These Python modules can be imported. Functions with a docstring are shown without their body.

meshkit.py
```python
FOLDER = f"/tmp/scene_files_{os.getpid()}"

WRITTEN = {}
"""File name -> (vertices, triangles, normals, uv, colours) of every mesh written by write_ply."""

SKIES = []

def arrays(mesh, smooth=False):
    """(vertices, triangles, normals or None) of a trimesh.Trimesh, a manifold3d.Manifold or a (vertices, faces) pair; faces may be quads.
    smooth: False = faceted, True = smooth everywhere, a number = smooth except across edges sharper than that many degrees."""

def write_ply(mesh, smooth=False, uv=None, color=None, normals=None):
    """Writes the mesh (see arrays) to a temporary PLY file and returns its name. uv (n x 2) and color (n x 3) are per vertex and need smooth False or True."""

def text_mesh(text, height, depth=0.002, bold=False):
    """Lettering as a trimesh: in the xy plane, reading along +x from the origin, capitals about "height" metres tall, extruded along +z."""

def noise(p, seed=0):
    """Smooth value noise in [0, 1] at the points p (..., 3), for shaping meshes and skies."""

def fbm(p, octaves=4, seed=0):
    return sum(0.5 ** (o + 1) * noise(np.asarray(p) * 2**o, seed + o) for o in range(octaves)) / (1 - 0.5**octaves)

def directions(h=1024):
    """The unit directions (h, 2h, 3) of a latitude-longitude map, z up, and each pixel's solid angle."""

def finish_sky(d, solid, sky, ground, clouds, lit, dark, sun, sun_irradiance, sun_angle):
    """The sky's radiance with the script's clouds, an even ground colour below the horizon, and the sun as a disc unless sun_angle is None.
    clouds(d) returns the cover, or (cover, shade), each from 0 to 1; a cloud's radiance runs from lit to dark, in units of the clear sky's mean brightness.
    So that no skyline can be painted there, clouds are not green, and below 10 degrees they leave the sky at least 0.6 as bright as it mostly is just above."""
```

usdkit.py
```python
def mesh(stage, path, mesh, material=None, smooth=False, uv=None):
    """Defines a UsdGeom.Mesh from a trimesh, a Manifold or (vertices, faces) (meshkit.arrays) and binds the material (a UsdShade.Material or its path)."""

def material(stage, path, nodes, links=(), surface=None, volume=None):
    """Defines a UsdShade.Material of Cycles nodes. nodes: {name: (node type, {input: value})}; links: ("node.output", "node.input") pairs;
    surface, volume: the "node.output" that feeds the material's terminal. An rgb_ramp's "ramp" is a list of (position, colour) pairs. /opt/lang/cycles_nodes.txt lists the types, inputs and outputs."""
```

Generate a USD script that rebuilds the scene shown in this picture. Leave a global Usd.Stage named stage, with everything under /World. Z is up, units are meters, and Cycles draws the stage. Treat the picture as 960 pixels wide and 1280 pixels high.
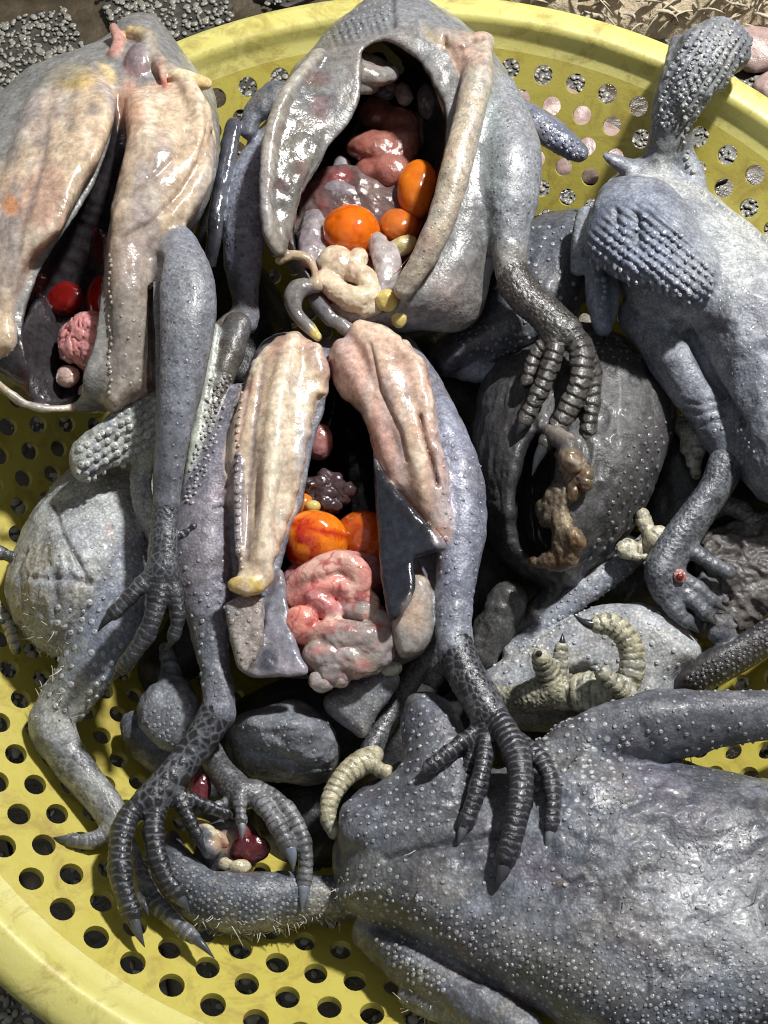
import math, numpy as np, trimesh, usdkit, meshkit, manifold3d as m3
from scipy.spatial import cKDTree
from scipy.interpolate import RBFInterpolator
from pxr import Usd, UsdGeom, UsdLux, UsdShade, Gf, Sdf, Vt

stage = Usd.Stage.CreateInMemory()
UsdGeom.SetStageUpAxis(stage, UsdGeom.Tokens.z)
UsdGeom.SetStageMetersPerUnit(stage, 1.0)
UsdGeom.Xform.Define(stage, '/World')
stage.SetDefaultPrim(stage.GetPrimAtPath('/World'))
UsdGeom.Scope.Define(stage, '/World/Looks')

# ------------------------------------------------------------------ camera, light, exposure
TILT, HALF = math.radians(20), math.radians(20)
D0, H0 = 0.38, 0.135                     # camera to the middle of the pile; height of the basket rim above the ground
FPX = 480 / math.tan(HALF)
UP = np.array([0, math.cos(TILT), math.sin(TILT)])
BACK = np.array([0, -math.sin(TILT), math.cos(TILT)])
EYE = BACK * D0 + np.array([0, 0, H0])
KPX = D0 / FPX
cam = UsdGeom.Camera.Define(stage, '/World/camera')
mt = Gf.Matrix4d(1, 0, 0, 0, *UP, 0, *BACK, 0, *EYE, 1)
cam.AddTransformOp().Set(mt)
cam.CreateHorizontalApertureAttr(36.0)
cam.CreateVerticalApertureAttr(48.0)
cam.CreateFocalLengthAttr(18.0 / math.tan(HALF))
cam.CreateClippingRangeAttr(Gf.Vec2f(0.01, 50))
cam.CreateExposureAttr(0.0)

def lamp(name, pos, target, size, power, color):
    l = UsdLux.DiskLight.Define(stage, '/World/' + name)
    l.CreateRadiusAttr(size)
    l.CreateIntensityAttr(power / (math.pi * size * size))
    l.CreateColorAttr(Gf.Vec3f(*color))
    z = np.array(pos, float) - np.array(target, float); z /= np.linalg.norm(z)
    x = np.cross([0, 1, 0.2], z); x /= np.linalg.norm(x); y = np.cross(z, x)
    l.AddTransformOp().Set(Gf.Matrix4d(*x, 0, *y, 0, *z, 0, *[float(v) for v in pos], 1))
    return l

# the stall's bright overhead lamp beyond the far side of the basket, and the weak general light of the market hall
lamp('stall_lamp', (0.46, 0.60, 1.06), (0.0, 0.02, 0.1), 0.04, 8.3, (1.0, 0.985, 0.955))
lamp('market_hall_light', (-0.7, -0.6, 2.0), (0, 0, 0.1), 0.9, 0.7, (0.88, 0.94, 1.0))
dome = UsdLux.DomeLight.Define(stage, '/World/hall_glow')
dome.CreateIntensityAttr(0.05); dome.CreateColorAttr(Gf.Vec3f(0.93, 0.97, 1.0))

# ------------------------------------------------------------------ coordinates: a ray through the picture and a height over the rim
def depth_at(px, py, h):
    px, py, h = (np.asarray(a, float) for a in (px, py, h))
    dz = -(py - 640) / FPX * UP[2] - BACK[2]
    return (h * KPX - BACK[2] * D0) / dz

def zof(px, py, h):
    return -FPX * np.log(depth_at(px, py, h) / D0)

def to_world(v):
    v = np.asarray(v, float)
    d = D0 * np.exp(-v[:, 2] / FPX)
    return EYE + d[:, None] * ((v[:, 0:1] - 480) / FPX * np.array([1.0, 0, 0]) - (v[:, 1:2] - 640) / FPX * UP - BACK)

def J(p):                                  # (px, py, h, r) -> (px, py, Z, r)
    return np.array([p[0], p[1], float(zof(p[0], p[1], p[2])), p[3] if len(p) > 3 else 0.0])

# ------------------------------------------------------------------ stage helpers
used = {}
def numbered(parent, name):
    k = (parent, name); n = used.get(k, 0); used[k] = n + 1
    return f'{parent}/{name}' + (f'_{n:03d}' if n else '')

def tag(prim, label=None, cat=None, group=None, kind=None):
    for k, t in (('label', label), ('category', cat), ('group', group), ('kind', kind)):
        if t: prim.SetCustomDataByKey(k, t)

class Thing:
    def __init__(s, name, label, cat, group=None, base=None):
        s.path = numbered('/World', name)
        x = UsdGeom.Xform.Define(stage, s.path)
        s.base = np.zeros(3) if base is None else np.asarray(base, float)
        x.AddTranslateOp().Set(Gf.Vec3d(*map(float, s.base)))
        s.prim = x.GetPrim(); tag(s.prim, label, cat, group or {'chicken': 'plucked black-skinned chickens heaped in the basket', 'scrap': 'flesh scraps on the floor behind the basket'}.get(cat))

def put(parent, name, v, f, mat, col=None, wet=None, smooth=True, kind=None, label=None, base=None):
    """One Mesh prim. parent: a Thing, a prim path (with base) or None; v in world metres."""
    pp = parent.path if isinstance(parent, Thing) else (parent or '/World')
    b = parent.base if isinstance(parent, Thing) else (np.zeros(3) if base is None else base)
    path = numbered(pp, name)
    m = usdkit.mesh(stage, path, (np.asarray(v) - b, np.asarray(f)), mat, smooth=smooth)
    if col is not None:
        UsdGeom.PrimvarsAPI(m).CreatePrimvar('Cd', Sdf.ValueTypeNames.Color3fArray, 'vertex').Set(Vt.Vec3fArray.FromNumpy(np.asarray(col, np.float32)))
    if wet is not None:
        UsdGeom.PrimvarsAPI(m).CreatePrimvar('wet', Sdf.ValueTypeNames.FloatArray, 'vertex').Set(Vt.FloatArray.FromNumpy(np.asarray(wet, np.float32)))
    tag(m.GetPrim(), label=label, kind=kind)
    return path

# ------------------------------------------------------------------ implicit surfaces
def smooth_path(pts, n=4):
    p = np.asarray(pts, float)
    if len(p) < 3: return p
    q = np.vstack([2 * p[0] - p[1], p, 2 * p[-1] - p[-2]]); out = []
    for i in range(1, len(q) - 2):
        for t in np.arange(n) / n:
            out.append(0.5 * (2 * q[i] + (q[i + 1] - q[i - 1]) * t + (2 * q[i - 1] - 5 * q[i] + 4 * q[i + 1] - q[i + 2]) * t * t + (3 * q[i] - q[i - 1] - 3 * q[i + 1] + q[i + 2]) * t ** 3))
    out.append(p[-1]); out = np.array(out); out[:, 3] = np.maximum(out[:, 3], 1.0)
    return out

def poly2d(X, Y, pts):
    """Signed distance of a closed outline on the grid, negative inside."""
    d = np.full(X.shape, 1e9, np.float32); inside = np.zeros(X.shape, bool)
    P = np.asarray(pts, np.float32)
    for (ax, ay), (bx, by) in zip(P, np.roll(P, -1, 0)):
        ex, ey = bx - ax, by - ay
        t = np.clip(((X - ax) * ex + (Y - ay) * ey) / max(ex * ex + ey * ey, 1e-6), 0, 1)
        d = np.minimum(d, (X - ax - t * ex) ** 2 + (Y - ay - t * ey) ** 2)
        c = ((ay <= Y) != (by <= Y)) & (X < ax + (Y - ay) * ex / (ey if abs(ey) > 1e-9 else 1e-9))
        inside ^= c
    d = np.sqrt(d)
    return np.where(inside, -d, d)

def rounded(pts, n=3):
    """A closed outline through the points, curved."""
    p = np.asarray(pts, float); q = np.vstack([p[-1], p, p[:2]]); out = []
    for i in range(1, len(q) - 2):
        for t in np.arange(n) / n:
            out.append(0.5 * (2 * q[i] + (q[i + 1] - q[i - 1]) * t + (2 * q[i - 1] - 5 * q[i] + 4 * q[i + 1] - q[i + 2]) * t * t + (3 * q[i] - q[i - 1] - 3 * q[i + 1] + q[i + 2]) * t ** 3))
    return np.array(out)

class Shape:
    """A solid built from limbs, lumps and thick sheets in ray space; each piece has a colour, and colours blend where pieces do."""
    def __init__(s, res=3.0): s.ops, s.res = [], res
    def limb(s, pts, c, k=10, fz=1.0, cut=False, n=4):
        p = smooth_path([J(q) for q in pts], n)
        r = p[:, 3].max() * max(1, fz)
        s.ops.append(('limb', p, c, k, fz, cut, (p[:, :3] - np.c_[p[:, 3], p[:, 3], p[:, 3] * fz]).min(0), (p[:, :3] + np.c_[p[:, 3], p[:, 3], p[:, 3] * fz]).max(0))); return s
    def lump(s, at, rad, c, k=10, rot=0, cut=False, tilt=0):
        q = J(at); r = max(rad[:2]) if not tilt else max(rad)
        rr = np.array([r, r, rad[2] if not tilt else r])
        s.ops.append(('lump', (q[:3], np.array(rad, float), math.radians(rot), math.radians(tilt)), c, k, 1, cut, q[:3] - rr, q[:3] + rr)); return s
    def sheet(s, outline, hs, thick, c, w=14, k=6, cut=False, curved=True, rag=0.0):
        P = rounded(outline, 6 if rag else 3) if curved else np.asarray(outline, float)
        if rag: P = P + rag * 2 * (np.stack([meshkit.fbm(np.c_[P * .12, P[:, :1] * 0], 3, 5), meshkit.fbm(np.c_[P * .12, P[:, :1] * 0], 3, 6)], 1) - .5)
        H = np.array(hs, float)
        zc = [float(zof(*h)) for h in H]
        s.ops.append(('sheet', (P, H, thick, w), c, k, 1, cut, np.r_[P.min(0), min(zc) - thick * 1.5 - 25], np.r_[P.max(0), max(zc) + thick * 1.5 + 25])); return s
    def build(s, smooth=2):
        adds = [o for o in s.ops if not o[5]]
        lo = np.min([o[6] for o in adds], 0) - 3 * s.res; hi = np.max([o[7] for o in adds], 0) + 3 * s.res
        lo[:2] = np.maximum(lo[:2], -180); hi[:2] = np.minimum(hi[:2], [1150, 1450])
        n = np.ceil((hi - lo) / s.res).astype(int) + 1
        ax = [np.arange(n[i], dtype=np.float32) * s.res + lo[i] for i in range(3)]
        f = np.full(n, 1e3, np.float32); ids = np.zeros(n, np.int8); cols = []
        for o in s.ops:
            kind, p, c, k, fz, cut, a, b = o
            if c not in cols: cols.append(c)
            ci = cols.index(c); mg = k + 3 * s.res + 4
            i0 = np.clip(np.floor((a - mg - lo) / s.res).astype(int), 0, n); i1 = np.clip(np.ceil((b + mg - lo) / s.res).astype(int) + 1, 0, n)
            if (i1 <= i0).any(): continue
            sl = tuple(slice(i0[i], i1[i]) for i in range(3))
            X, Y, Z = ax[0][sl[0]][:, None, None], ax[1][sl[1]][None, :, None], ax[2][sl[2]][None, None, :]
            if kind == 'limb':
                g = np.full((X.size, Y.size, Z.size), 1e3, np.float32)
                for u, v in zip(p[:-1], p[1:]):
                    R = max(u[3], v[3]) + mg
                    jl = [np.searchsorted(q.ravel(), min(u[i], v[i]) - R * (fz if i == 2 else 1)) for i, q in enumerate((X, Y, Z))]
                    jh = [np.searchsorted(q.ravel(), max(u[i], v[i]) + R * (fz if i == 2 else 1)) for i, q in enumerate((X, Y, Z))]
                    ss = tuple(slice(x, y) for x, y in zip(jl, jh))
                    x, y, z = X[ss[0]] - u[0], Y[:, ss[1]] - u[1], (Z[:, :, ss[2]] - u[2]) / fz
                    e = (v - u)[:3] / [1, 1, fz]; L = max(float(e @ e), 1e-6)
                    t = np.clip((x * np.float32(e[0]) + y * np.float32(e[1]) + z * np.float32(e[2])) / np.float32(L), 0, 1)
                    d = np.sqrt((x - t * np.float32(e[0])) ** 2 + (y - t * np.float32(e[1])) ** 2 + (z - t * np.float32(e[2])) ** 2) - (np.float32(u[3]) + t * np.float32(v[3] - u[3]))
                    g[ss] = np.minimum(g[ss], d * min(1, fz ** .5))
            elif kind == 'lump':
                q, rad, rot, tl = p
                x, y, z = X - np.float32(q[0]), Y - np.float32(q[1]), Z - np.float32(q[2])
                cr, sr = np.float32(math.cos(rot)), np.float32(math.sin(rot))
                u, v = x * cr + y * sr, -x * sr + y * cr
                if tl:
                    ct, st = np.float32(math.cos(tl)), np.float32(math.sin(tl)); u, z = u * ct + z * st, -u * st + z * ct
                r0 = [np.float32(t) for t in rad]
                k0 = np.sqrt((u / r0[0]) ** 2 + (v / r0[1]) ** 2 + (z / r0[2]) ** 2); k1 = np.sqrt((u / r0[0] ** 2) ** 2 + (v / r0[1] ** 2) ** 2 + (z / r0[2] ** 2) ** 2)
                g = (k0 * (k0 - 1) / np.maximum(k1, 1e-6)).astype(np.float32)
            else:
                P, H, T, w = p
                gx, gy = np.broadcast_arrays(X[:, :, 0], Y[:, :, 0])
                sd = poly2d(gx, gy, P)
                if len(H) < 3: h = np.full(gx.shape, H[:, 2].mean())
                else: h = RBFInterpolator(H[:, :2], H[:, 2], kernel='thin_plate_spline', degree=1 if len(H) > 3 else 1, smoothing=1.0)(np.c_[gx.ravel(), gy.ravel()]).reshape(gx.shape)
                h = np.clip(h, H[:, 2].min() - 10, H[:, 2].max() + 10)
                zc = zof(gx, gy, h).astype(np.float32)
                qd = np.maximum(sd + w, 0)[:, :, None]
                a_ = (Z - zc[:, :, None]) * np.float32(w / T)
                g = np.sqrt(qd ** 2 + a_ ** 2) - np.float32(w)
                g = np.where(g > 0, g * np.float32(min(1, T / w) if T < w else 1), g * np.float32(min(1, T / w))).astype(np.float32)
            F, I = f[sl], ids[sl]
            if cut:
                g = -g
                hh = np.maximum(k - np.abs(F - g), 0) / k
                I[g > F] = ci
                f[sl] = np.maximum(F, g) + hh * hh * np.float32(k * .25)
            else:
                hh = np.maximum(k - np.abs(F - g), 0) / k
                I[g < F] = ci
                f[sl] = np.minimum(F, g) - hh * hh * np.float32(k * .25)
        v, fc = surface_nets(f)
        gi = np.clip(np.rint(v).astype(int), 0, n - 1)
        pid = ids[gi[:, 0], gi[:, 1], gi[:, 2]]
        v = v * s.res + lo
        A = adjacency(len(v), fc)
        for _ in range(smooth): v = 0.5 * v + 0.5 * (A @ v)
        C = np.array([c[:3] for c in cols])[pid]; W = np.array([c[3] if len(c) > 3 else 0.4 for c in cols])[pid]
        CW = np.c_[C, W]
        for _ in range(4): CW = 0.4 * CW + 0.6 * (A @ CW)
        return Surf(v, fc, CW[:, :3], CW[:, 3], A)

def adjacency(n, f):
    from scipy.sparse import coo_matrix, diags
    e = np.vstack([f[:, [0, 1]], f[:, [1, 2]], f[:, [2, 0]]])
    m = coo_matrix((np.ones(2 * len(e), np.float32), (np.r_[e[:, 0], e[:, 1]], np.r_[e[:, 1], e[:, 0]])), shape=(n, n)).tocsr()
    m.data[:] = 1
    return diags(1 / np.maximum(np.asarray(m.sum(1)).ravel(), 1)) @ m

def surface_nets(f):
    f = np.pad(f, 1, constant_values=1e3)
    s = f < 0
    nx, ny, nz = np.array(f.shape) - 1
    tot = np.zeros((nx, ny, nz), np.int8)
    for a, b, c in np.ndindex(2, 2, 2): tot += s[a:nx + a, b:ny + b, c:nz + c]
    cell = np.argwhere((tot > 0) & (tot < 8))
    idx = np.full((nx, ny, nz), -1, np.int32); idx[tuple(cell.T)] = np.arange(len(cell))
    acc = np.zeros((len(cell), 3)); cnt = np.zeros(len(cell))
    cor = list(np.ndindex(2, 2, 2))
    for i, a in enumerate(cor):
        for ax in range(3):
            if a[ax]: continue
            b = list(a); b[ax] = 1
            fa = f[tuple((cell + a).T)]; fb = f[tuple((cell + b).T)]
            m = (fa < 0) != (fb < 0)
            t = np.where(m, np.clip(fa / np.where(m, fa - fb, 1), 0, 1), 0)
            p = np.tile(np.array(a, float), (len(cell), 1)); p[:, ax] = t
            acc[m] += p[m]; cnt[m] += 1
    v = cell + acc / cnt[:, None] - 1
    faces = []
    for ax in range(3):
        o = [slice(1, -1)] * 3; o[ax] = slice(0, -1); a = s[tuple(o)]
        o[ax] = slice(1, None); b = s[tuple(o)]
        for flip, m in ((False, a & ~b), (True, ~a & b)):
            e = np.argwhere(m); sh = np.ones(3, int); sh[ax] = 0; e = e + sh
            u, w = [(1, 2), (2, 0), (0, 1)][ax]
            q = []
            for du, dw in ((-1, -1), (0, -1), (0, 0), (-1, 0)):
                c = e.copy(); c[:, u] += du; c[:, w] += dw
                q.append(idx[tuple(c.T)])
            q = np.stack(q, 1)
            if flip: q = q[:, ::-1]
            faces.append(q)
    q = np.vstack(faces); q = q[(q >= 0).all(1)]
    return v, np.vstack([q[:, [0, 1, 2]], q[:, [0, 2, 3]]])

class Surf:
    """A mesh in ray space (px, py, Z towards the camera) with colour and wetness at its vertices."""
    def __init__(s, v, f, c, w, A=None): s.v, s.f, s.c, s.w, s.A = v, f, c.copy(), w.copy(), A
    def normals(s):
        v, f = s.v, s.f; n = np.zeros_like(v)
        fn = np.cross(v[f[:, 1]] - v[f[:, 0]], v[f[:, 2]] - v[f[:, 0]])
        for k in range(3): np.add.at(n, f[:, k], fn)
        return n / np.maximum(np.linalg.norm(n, axis=1, keepdims=True), 1e-9)
    def push(s, amp, freq, octaves=3, seed=0, stretch=(1, 1, 1), mask=None, ridge=False):
        x = meshkit.fbm(s.v * np.array(stretch) * freq, octaves, seed) - 0.5
        if ridge: x = 0.5 - 2 * np.abs(x)
        a = amp * 2 * x
        if mask is not None: a = a * mask
        s.v = s.v + s.normals() * a[:, None]; return s
    def mottle(s, color, freq, amount=0.6, lo=0.5, hi=0.7, seed=0, octaves=3, mask=None, stretch=(1, 1, 1), wet=None):
        own = np.clip((s.c.max(1) - .06) / .05, 0, 1) if max(color[:3]) > .12 else 1.0    # the black lining keeps its colour
        x = np.clip((meshkit.fbm(s.v * np.array(stretch) * freq, octaves, seed) - lo) / (hi - lo), 0, 1) * amount
        x = x * own
        if mask is not None: x = x * mask
        s.c = s.c * (1 - x[:, None]) + np.array(color)[:3] * x[:, None]
        if wet is not None: s.w = s.w * (1 - x) + wet * x
        return s
    def spot(s, x, y, rx, ry, color, rot=0, soft=0.5, amount=1.0, wet=None, seed=1, rough=0.25, zmin=None):
        a = math.radians(rot); u = (s.v[:, 0] - x) * math.cos(a) + (s.v[:, 1] - y) * math.sin(a); w = -(s.v[:, 0] - x) * math.sin(a) + (s.v[:, 1] - y) * math.cos(a)
        d = np.sqrt((u / rx) ** 2 + (w / ry) ** 2) + rough * 2 * (meshkit.fbm(s.v * 0.06, 3, seed) - 0.5)
        m = np.clip((1 + soft / 2 - d) / soft, 0, 1) * amount
        if zmin is not None: m = m * (s.v[:, 2] > zmin)
        s.c = s.c * (1 - m[:, None]) + np.array(color)[:3] * m[:, None]
        if wet is not None: s.w = s.w * (1 - m) + wet * m
        return s
    def area(s, pts, soft=10):
        sd = poly2d(s.v[:, 0].astype(np.float32), s.v[:, 1].astype(np.float32), pts)
        return np.clip(0.5 - sd / soft, 0, 1)
    def line(s, pts, width, depth, color=None, amount=0.7):
        """A crease (depth > 0 cuts in, < 0 raises a ridge) along a path on the side towards the viewer."""
        p = np.asarray(pts, float); d = np.full(len(s.v), 1e9)
        for a, b in zip(p[:-1], p[1:]):
            e = b - a; t = np.clip(((s.v[:, :2] - a) @ e) / max(e @ e, 1e-9), 0, 1)
            d = np.minimum(d, np.linalg.norm(s.v[:, :2] - a - t[:, None] * e, axis=1))
        n = s.normals(); m = np.exp(-(d / width) ** 2) * (n[:, 2] > 0.0)
        s.v = s.v - n * (m * depth)[:, None]
        if color is not None: s.c = s.c * (1 - m[:, None] * amount) + np.array(color)[:3] * m[:, None] * amount
        return s
    def pleat(s, ang, pitch, amp, mask):
        """Close rows of ridges, as on a plucked wing or neck."""
        a = math.radians(ang); u = -s.v[:, 0] * math.sin(a) + s.v[:, 1] * math.cos(a) + 5 * meshkit.fbm(s.v * .03, 2, 8)
        w = np.cos(u / pitch * 2 * math.pi); s.v = s.v + s.normals() * (amp * w * mask)[:, None]
        d = (mask * np.clip(-w, 0, 1) * .45)[:, None]; s.c = s.c * (1 - d) + s.c * .55 * d; return s
    def loosen(s, amp, freq=.03, seed=0, stretch=(1, 1, 1), mask=None):
        """Slack folds in the skin, in patches."""
        m = np.clip((meshkit.fbm(s.v * .014, 3, seed + 40) - .42) / .14, 0, 1)
        return s.push(amp, freq, 3, seed, stretch=stretch, mask=m if mask is None else m * mask, ridge=True)
    def put(s, parent, name, mat, **kw):
        if mat is SKIN:                                                   # water and fat film lies on the skin in patches
            s.w = np.clip(s.w + .22 * np.clip((meshkit.fbm(s.v * .03, 4, 77) - .52) / .12, 0, 1), 0, 1)
        return put(parent, name, to_world(s.v), s.f[:, ::-1], mat, np.clip(s.c, 0, 1), np.clip(s.w, 0, 1), **kw)

def base_of(*surfs):
    w = np.vstack([to_world(s.v) for s in surfs]); return np.array([(w[:, 0].min() + w[:, 0].max()) / 2, (w[:, 1].min() + w[:, 1].max()) / 2, w[:, 2].min()])

# feather follicles: small raised rings with a pit, or low dark dots
def follicles(surf, parent, mat, pts=None, mask=None, spacing=14, size=4.0, height=2.6, ring=(.4, .4, .42), pit=(.05, .05, .06), seed=0, sides=7, vary=0.3, wet=0.7, name='skin_bump', lean=(0, 0), patch=.40):
    rng = np.random.default_rng(seed)
    n = surf.normals()
    if pts is None:
        ok = np.flatnonzero((n[:, 2] > -0.15) & ((mask > 0.5) if mask is not None else True))
        if not len(ok): return
        ok = ok[meshkit.fbm(surf.v[ok] * .02, 3, seed + 60) + .35 * (meshkit.noise(surf.v[ok] * .31, seed) - .5) > patch]
        if not len(ok): return
        v = surf.v[ok]
        key = np.floor(v / spacing + rng.random(3) + 0.35 * (meshkit.noise(v * .02, seed)[:, None] - .5)).astype(int)
        ok = ok[rng.permutation(len(ok))]; v = surf.v[ok]; key = np.floor(v / spacing).astype(int)
        _, first = np.unique(key, axis=0, return_index=True); ok = ok[first]; v = surf.v[ok]
        drop = set()
        for a, b in sorted(cKDTree(v).query_pairs(spacing * 0.72)):
            if a not in drop: drop.add(b)
        ok = np.array([i for j, i in enumerate(ok) if j not in drop])
    else:
        front = np.flatnonzero(n[:, 2] > -0.1); t = cKDTree(surf.v[front, :2]); ok = []
        for p in pts:
            near = front[t.query_ball_point(p, surf_res * 1.3)]
            if len(near): ok.append(near[np.argmax(surf.v[near, 2])])
        ok = np.array(ok, int)
        if mask is not None and len(ok): ok = ok[mask[ok] > 0.5]
    if not len(ok): return
    c, nn = surf.v[ok], n[ok]
    t1 = np.cross(nn, rng.normal(size=nn.shape)); t1 /= np.linalg.norm(t1, axis=1, keepdims=True); t2 = np.cross(nn, t1)
    sz = size * (1 + vary * rng.uniform(-1, 1, len(ok))); hh = height * (1 + vary * rng.uniform(-1, 1, len(ok)))
    prof = [(1.15, -0.25, 0), (0.85, .35, .5), (0.55, .95, 1), (0.28, .85, .75)]
    th = np.arange(sides) / sides * 2 * math.pi
    V, C = [], []
    for r, z, q in prof:
        ring_v = c[:, None] + (t1[:, None] * np.cos(th)[None, :, None] + t2[:, None] * np.sin(th)[None, :, None]) * (r * sz)[:, None, None] + nn[:, None] * (z * hh)[:, None, None]
        ring_v[:, :, :2] += np.array(lean) * (max(z, 0) * hh)[:, None, None]
        V.append(ring_v); base = surf.c[ok]
        cc = base * (1 - q) + (base * 0.45 + np.array(ring) * 0.55) * q
        C.append(np.repeat(cc[:, None], sides, 1))
    top = c + nn * (.45 * hh)[:, None]; top[:, :2] += np.array(lean) * (.5 * hh)[:, None]
    V = np.concatenate([np.stack(V, 1).reshape(len(ok), -1, 3), top[:, None]], 1)
    has = rng.random(len(ok)) < 0.8
    tc = np.where(has[:, None], np.array(pit), np.array(ring))
    C = np.concatenate([np.stack(C, 1).reshape(len(ok), -1, 3), tc[:, None]], 1)
    F = []
    L = len(prof)
    for l in range(L - 1):
        for i in range(sides):
            j = (i + 1) % sides; a, b, d, e = l * sides + i, l * sides + j, (l + 1) * sides + j, (l + 1) * sides + i
            F += [(a, b, d), (a, d, e)]
    for i in range(sides): F.append(((L - 1) * sides + i, (L - 1) * sides + (i + 1) % sides, L * sides))
    F = np.array(F); per = L * sides + 1
    F = (F[None] + (np.arange(len(ok)) * per)[:, None, None]).reshape(-1, 3)
    V = V.reshape(-1, 3)
    put(parent, name, to_world(V), F[:, ::-1], mat, np.clip(C.reshape(-1, 3), 0, 1), np.full(len(V), wet), kind='stuff')

surf_res = 3.0
def rows(x0, y0, x1, y1, ang, su, sv, jitter=0.12, seed=0, bend=0.0):
    """Points in slanting rows over a rectangle of the picture."""
    rng = np.random.default_rng(seed); cx, cy = (x0 + x1) / 2, (y0 + y1) / 2; R = math.hypot(x1 - x0, y1 - y0) / 2
    a = math.radians(ang); out = []
    for i in range(int(-R / sv), int(R / sv) + 1):
        for j in range(int(-R / su), int(R / su) + 1):
            u, v = (j + 0.5 * (i % 2)) * su + rng.normal() * jitter * su, i * sv + rng.normal() * jitter * sv
            v += bend * u * u / R
            x, y = cx + u * math.cos(a) - v * math.sin(a), cy + u * math.sin(a) + v * math.cos(a)
            if x0 <= x <= x1 and y0 <= y <= y1: out.append((x, y))
    return np.array(out)

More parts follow.
